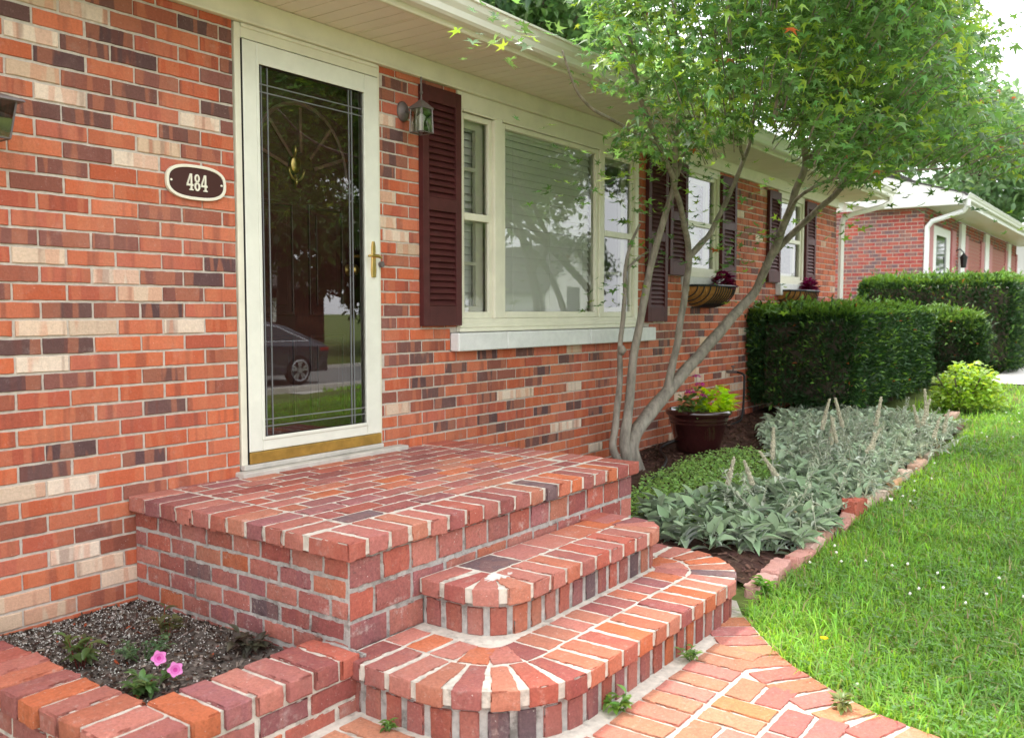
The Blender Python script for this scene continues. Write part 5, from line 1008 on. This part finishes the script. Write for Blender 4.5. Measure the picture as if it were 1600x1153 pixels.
m = MB(); m.box(NX0 - .006, NX1 + .3, NY - .62, NY - .007, NZT + .004, NZT + .03); m.build('soffit', MT['white'], nb, attr=False)
m = MB(); m.box(NX0 - .006, NX1 + .3, NY - .66, NY - .625, NZT - .02, NZT + .17); m.build('fascia', MT['white'], nb, bevel=.006, attr=False)
m = MB(); m.prism_x([(q[0] - .04 + NY - .10, q[1] - 2.6 + NZT + .06) for q in gp][::-1], NX0 - .28, NX1 + .3)
m.tube([(NX0 - .15, NY - .72, NZT + .07), (NX0 - .15, NY - .72, NZT - .02), (NX0 - .08, NY - .64, NZT - .12), (NX0 - .03, NY - .14, NZT - .26), (NX0 - .02, NY - .06, NZT - .36), (NX0 - .02, NY - .06, NZT - .5), (NX0 - .02, NY - .06, .4)], .045, 8); m.build('gutter', MT['white'], nb, attr=False)
m = MB(); yr2, s2 = 4.3, .30; m.prism_x([(NY - .70, NZT + .18), (yr2, NZT + .18 + s2 * (yr2 + .6)), (9.2, NZT + .18), (9.2, NZT + .15), (yr2, NZT + .15 + s2 * (yr2 + .6)), (NY - .70, NZT + .15)][::-1], NX0 - .30, NX1 + .3); m.build('roof', MT['shingle'], nb, attr=False)
m = MB(); m.prism_x([(NY, NZT), (8.5, NZT), (yr2, NZT + s2 * (yr2 + .5))], NX0, NX0 + .05); m.build('gable', MT['nbrick'], nb); 
m = MB(); m.prism_x([(NY - .655, NZT - .018), (NY - .655, NZT + .17), (yr2, NZT + .16 + s2 * (yr2 + .6)), (yr2, NZT + s2 * (yr2 - .9)), (.9, NZT - .018)][::-1], NX0 - .29, NX0 - .008); m.build('bargeboard', MT['cladding'], nb, attr=False)
for a, b_ in ((15.92, 16.25), (18.0, 18.40), (19.45, 19.80), (21.45, 21.9), (22.6, 23.05), (25.25, 25.6), (27.32, 27.55)):
    m = MB(); m.box(a, b_, NY - .05, NY - .008, 1.1 if a > 19 else .7, 2.78); m.build('shutter', MT['pinkpaint'], nb, bevel=.01, attr=False)
m = MB(); m.lathe([(.0, 0), (.05, .0), (.075, .20), (.09, .205), (.03, .27), (.012, .30), (.0, .32)], (18.56, NY - .17, 2.06), 6); m.tube([(18.56, NY - .008, 2.40), (18.56, NY - .10, 2.44), (18.56, NY - .17, 2.36)], .014, 6); m.build('wall_light', MT['iron'], nb, attr=False)
m = MB(); m.box(18.5, 18.72, NY - .16, NY - .008, 1.45, 1.68); m.prism_x([(NY - .18, 1.68), (NY - .008, 1.74), (NY - .008, 1.68)][::-1], 18.49, 18.73); m.build('mailbox', MT['iron'], nb, bevel=.01, attr=False)
m = MB(); frame(m, 16.3, 17.9, .6, 2.75, 16.6, 17.55, 1.75, 2.6, NY - .03, NY + .05); m.box(16.6, 17.55, NY - .02, NY + .05, 1.05, 1.12); m.box(16.6, 17.55, NY - .01, NY + .05, .65, 1.75); m.build('door', MT['white'], nb, attr=False); MB().box(16.6, 17.55, NY - .012, NY + .0, 1.76, 2.6).build('pane', MT['carglass'], nb, attr=False)
for a, b_ in ((18.9, 19.35), (21.95, 22.5), (25.65, 26.15)): MB().box(a, b_, NY - .06, NY - .008, .4, 2.98).build('trim_panel', MT['white'], nb, attr=False)
for a, b_ in ((19.85, 21.4), (23.1, 25.2), (26.2, 27.3)):
    m = MB(); z = 1.2
    while z < 2.7: m.obox(((a + b_) / 2, NY - .01, z + .04), (XA, (0, .94, .34), (0, -.34, .94)), ((b_ - a) / 2, .02, .035)); z += .08
    m.build('window_louvre', MT['cladding'] if False else MT['pinkpaint'], nb, attr=False)
# house beyond with a grey gable and garage door
gh = thing('grey_house', (36, 2, .4), 'pale grey gabled house beyond the brick neighbour with a white garage door', 'house')
m = MB(); m.box(30.2, 42, -1.0, 9, .2, 3.1); m.add([(30.2, -1.0, 3.1), (30.2, 9, 3.1), (30.2, 4, 5.6), (42, -1, 3.1), (42, 9, 3.1), (42, 4, 5.6)], [(0, 2, 1), (3, 4, 5)]); m.build('wall', MT['cladding'], gh, attr=False)
m = MB(); m.prism_x([(-1.5, 2.9), (4, 5.75), (9.5, 2.9), (9.5, 2.75), (4, 5.6), (-1.5, 2.75)][::-1], 29.7, 42.4); m.build('roof', MT['shingle'], gh, attr=False)
m = MB(); m.box(31.2, 36.2, -1.06, -1.005, .4, 2.7)
for q in range(4): m.box(31.4, 36.0, -1.085, -1.062, .5 + q * .56, .96 + q * .56)
m.build('garage_door', MT['white'], gh, bevel=.01, attr=False)
m = MB(); m.box(30.1, 30.19, .3, 1.4, 1.3, 2.5); m.build('window', MT['white'], gh, attr=False)
# ================================================================== background trees
lv, lf = leaf_tpl(bend=.4, fold=.2, wide=[.3, 1, .8, 0])
def bgtree(x, y, H, cr, label, n, L, col, group, trunk_h=.35, flat=.8):
    zb = gz(x, y); t = thing('background_tree', (x, y, zb), label, 'tree', group); cz = zb + H - cr * flat * .9; m = MB()
    m.tube([(x, y, zb - .1), (x + .1, y, zb + H * .3), (x, y + .1, zb + H * .6)], [H * .028, H * .02, H * .012], 10); nb_ = 26; B = RNG.normal(0, 1, (nb_, 3)); B /= np.linalg.norm(B, axis=1)[:, None]; B = B * RNG.uniform(.35, .85, (nb_, 1)) * np.array([cr, cr, cr * flat]) + np.array([x, y, cz])
    for q in range(0, nb_, 2): m.tube([(x, y, zb + H * .35), (np.array([x, y, zb + H * .35]) + B[q]) / 2 + np.array([0, 0, .2]), B[q]], [H * .010, H * .006, H * .003], 6)
    m.build('trunk', MT['barkd'], t, smooth=True, attr=False); idx = RNG.integers(0, nb_, n); u = RNG.normal(0, 1, (n, 3)); u /= np.linalg.norm(u, axis=1)[:, None]; rad = RNG.uniform(.22, .42, nb_)[idx][:, None] * cr; P = B[idx] + u * rad * RNG.uniform(.6, 1.05, (n, 1)) * np.array([1, 1, .75])
    S = RNG.uniform(.7, 1.3, n) * L; V, F, C = instances(lv, lf, P, rotmats(RNG.uniform(0, 6.3, n), RNG.normal(-.2, .6, n), RNG.normal(0, .5, n)), np.stack([S * .55, S, S], -1), jitcol(col, n, .35, .1) * RNG.uniform(.8, 1.2, nb_)[idx][:, None]); np_obj('crown', V, F, C, MT['leaf'], parent=t)
for a in ((18.2, 11.6, 12.5, 4.4, 'green tree rising just above the gutter left of the maple crown', 9000, .24, (.13, .23, .09)), (21, 13, 11, 4.5, 'tall pale green tree behind the neighbouring roof', 9000, .30, (.17, .28, .11)), (31, 14, 12.5, 5.5, 'light green spreading tree behind the grey house', 9000, .34, (.18, .29, .12)), (40, -6, 9, 4.5, 'soft green tree at the far right beyond the houses', 7000, .34, (.19, .30, .12)), (48, 5, 12, 6, 'distant darker tree at the end of the street', 7000, .4, (.13, .22, .10)), (13.5, 12.5, 12.5, 4.6, 'bluish green tree peeking over the eave behind the house', 9000, .26, (.08, .15, .08))): bgtree(*a, 'trees behind the houses')
# ================================================================== across the street (seen mirrored in the glass)
for a in ((16, -22, 13, 5.5, 'dark leafy tree across the street opposite the door', 8000, .36, (.08, .15, .04)), (22, -25, 15, 6.5, 'largest dark tree across the street', 9000, .4, (.075, .145, .04)), (28.5, -23, 13, 5.5, 'dark tree across the street with a low spreading crown', 8000, .36, (.17, .28, .10)), (34, -24, 11.5, 4.6, 'tree across the street at the edge of the open sky', 6000, .34, (.09, .15, .05)), (10, -27, 15, 6.5, 'dark tree across the street opposite the planter', 7000, .42, (.07, .13, .04)), (60, -46, 9, 5, 'low far tree beyond the white gabled house', 4000, .4, (.05, .09, .03)), (74, -44, 10, 5, 'far tree at the bend of the street', 4000, .4, (.05, .09, .03)), (2, -30, 14, 7, 'dark tree across the street behind the photographer', 6000, .45, (.035, .07, .025))): bgtree(*a, 'trees across the street')
for a in ((14, -21, 6.3, 3.1, 'dark rounded shrub across the street, nearest the grey car', 5200, .34, (.06, .115, .035)), (19.5, -23, 7.2, 3.6, 'dark wide shrub between two trunks across the street', 5200, .34, (.065, .12, .035)), (25.5, -24, 6.9, 3.5, 'dark shrub before the low brick house across the street', 5200, .34, (.06, .105, .03)), (31, -26, 7.5, 3.9, 'dark shrub at the foot of the edge tree across the street', 5200, .342, (.035, .07, .025)), (9, -22, 7.5, 3.9, 'dark shrub across the street opposite the porch', 5200, .342, (.03, .06, .02)), (38, -32, 5.2, 3.2, 'grey green shrub across the street before the white house', 5200, .344, (.05, .08, .035))): bgtree(*a, 'shrubs across the street', flat=.75)
oh = thing('white_gabled_house', (56, -34, -.5), 'white gabled house across the street mirrored in the picture window', 'house')
m = MB(); m.box(52.5, 60, -40, -33, -.6, 2.9); m.add([(52.5, -33, 2.9), (60, -33, 2.9), (56.25, -33, 6.0), (52.5, -40, 2.9), (60, -40, 2.9), (56.25, -40, 6.0)], [(0, 2, 1), (3, 4, 5)]); m.build('wall', MT['white'], oh, attr=False)
m = MB(); m.prism_y([(51.9, 2.65), (56.25, 6.25), (60.6, 2.65), (60.6, 2.45), (56.25, 6.05), (51.9, 2.45)][::-1], -40.4, -32.6); m.build('roof', MT['shingle'], oh, attr=False)
m = MB(); m.box(55.4, 57.1, -33.0, -32.95, .6, 3.0); m.build('window', MT['carglass'], oh, attr=False)
rb = thing('far_brick_house', (24, -38, -.6), 'low red brick house among the trees across the street', 'house'); m = MB(); m.box(14, 34, -44, -36, -.7, 2.6); m.build('wall', MT['nbrick'], rb, attr=False).data.attributes
m = MB(); m.prism_x([(-44.5, 2.55), (-40, 4.6), (-35.4, 2.55), (-35.4, 2.4), (-44.5, 2.4)], 13.5, 34.5); m.build('roof', MT['shingle'], rb, attr=False)
m = MB()
for q in (16, 20, 25, 30): MB().box(q, q + 1.5, -36.0, -35.95, .6, 1.9).build('window', MT['white'], rb, attr=False)
yb_ = thing('round_bush', (24, -20.5, -.6), 'small round yellow-green bush across the street', 'bush'); bunch('leaves', (24, -20.5, -.3), None, None, 900, .9, .9, 1.0, .2, (.22, .32, .03), parent=yb_)
m = MB(); m.tube([(24, -20.5, -.7), (24, -20.5, .2)], .05, 6); m.build('stem', MT['barkd'], yb_, attr=False)
# parked car
CX, CY, CZ = 13.85, -13.55, gz(13, -13.8) + .02     # rear bumper, near side
car = thing('parked_car', (CX - 2.3, CY - .9, CZ), 'dark grey coupe-backed car parked on the street and mirrored in the door glass', 'car')
prof = [(0, .30), (.02, .55), (-.02, .78), (.02, .93), (.20, 1.02), (.55, 1.15), (1.15, 1.42), (1.75, 1.55), (2.45, 1.54), (2.95, 1.38), (3.45, 1.06), (4.1, .98), (4.5, .84), (4.66, .62), (4.66, .30)]
def cp(u, z): return (CX - u, z + CZ)
arch = lambda c, r: [(c + r * math.cos(a), .34 + r * math.sin(a)) for a in np.linspace(math.pi, 0, 11)]
poly = prof + [(3.95 + .36 * math.cos(a), .30 + .40 * math.sin(a)) for a in np.linspace(0, math.pi, 10)] + [(1.30, .26), ] + [(.92 + .38 * math.cos(a), .30 + .41 * math.sin(a)) for a in np.linspace(0, math.pi, 10)]
m = MB(); W_ = 1.84; P2 = [cp(u, z) for u, z in poly]; n = len(P2)
def ywid(z): zz = z - CZ; return max(0, (zz - .95)) * .42 + max(0, (.4 - zz)) * .1
vs = [(x, CY - ywid(z), z) for x, z in P2] + [(x, CY - W_ + ywid(z), z) for x, z in P2]; m.add(vs, [tuple(range(n)), tuple(range(2 * n - 1, n - 1, -1))] + [(i, n + i, n + (i + 1) % n, (i + 1) % n) for i in range(n)]); m.build('body', MT['carpaint'], car, bevel=.03, attr=False)
sw = [(.62, 1.06), (1.0, 1.22), (1.45, 1.42), (1.8, 1.46), (2.4, 1.45), (2.8, 1.34), (3.15, 1.08)]
for sd_ in (0, 1):
    P3 = [cp(u, z) for u, z in sw]; y_of = lambda z: (CY - ywid(z) + .006) if sd_ == 0 else (CY - W_ + ywid(z) - .006); m = MB(); m.add([(x, y_of(z), z) for x, z in P3], [tuple(range(len(P3))) if sd_ == 0 else tuple(range(len(P3) - 1, -1, -1))]); m.build('side_window', MT['carglass'], car, attr=False)
    m = MB(); m.tube([(x, y_of(z) + (.004 if sd_ == 0 else -.004), z) for x, z in P3], .012, 5); m.tube([(P3[0][0], y_of(P3[0][1]), P3[0][1]), (P3[-1][0], y_of(P3[-1][1]), P3[-1][1])], .010, 5); m.build('window_trim', MT['chrome'], car, attr=False)
m = MB(); m.add([(CX - .30, CY - .25, CZ + 1.085), (CX - .30, CY - W_ + .25, CZ + 1.085), (CX - 1.12, CY - W_ + .36, CZ + 1.425), (CX - 1.12, CY - .36, CZ + 1.425)], [(0, 1, 2, 3)]); m.build('rear_window', MT['carglass'], car, attr=False)
for sd_ in (0, 1):
    m = MB(); y0 = CY + .004 if sd_ == 0 else CY - W_ - .004; y1 = y0 - .32 if sd_ == 0 else y0 + .32; m.box(CX - .26, CX + .025, min(y0, y1), max(y0, y1), CZ + .80, CZ + .90); m.build('tail_lamp', MT['lamp_red'], car, bevel=.02, attr=False)
    for u in (.92, 3.95):
        yc = CY - .10 if sd_ == 0 else CY - W_ + .10; m = MB(); m.lathe([(.0, .1), (.25, .1), (.34, .085), (.355, .05), (.355, -.05), (.34, -.085), (.25, -.1), (.0, -.1)], (0, 0, 0), 28); m.v = [(CX - u + a, yc + c_, CZ + .35 + b_) for a, b_, c_ in m.v]; wl_ = m.build('wheel', MT['tyre'], car, smooth=False, attr=False)
        m = MB(); yo = yc + .104 if sd_ == 0 else yc - .104
        for q in range(5):
            a = q * 2 * math.pi / 5 + .3
            for da in (-.16, .16): m.obox((CX - u + .13 * math.cos(a + da), yo, CZ + .35 + .13 * math.sin(a + da)), ((math.cos(a + da * 1.6), 0, math.sin(a + da * 1.6)), (0, 1, 0), (-math.sin(a + da * 1.6), 0, math.cos(a + da * 1.6))), (.125, .012, .026))
        m.tube([(CX - u, yo - .015, CZ + .35), (CX - u, yo + .015, CZ + .35)], .06, 14); m.tube([(CX - u + .25 * math.cos(a), yo, CZ + .35 + .25 * math.sin(a)) for a in np.linspace(0, 2 * math.pi, 25)], .016, 6, cap=False); m.build('rim', MT['alloy'], wl_, attr=False)
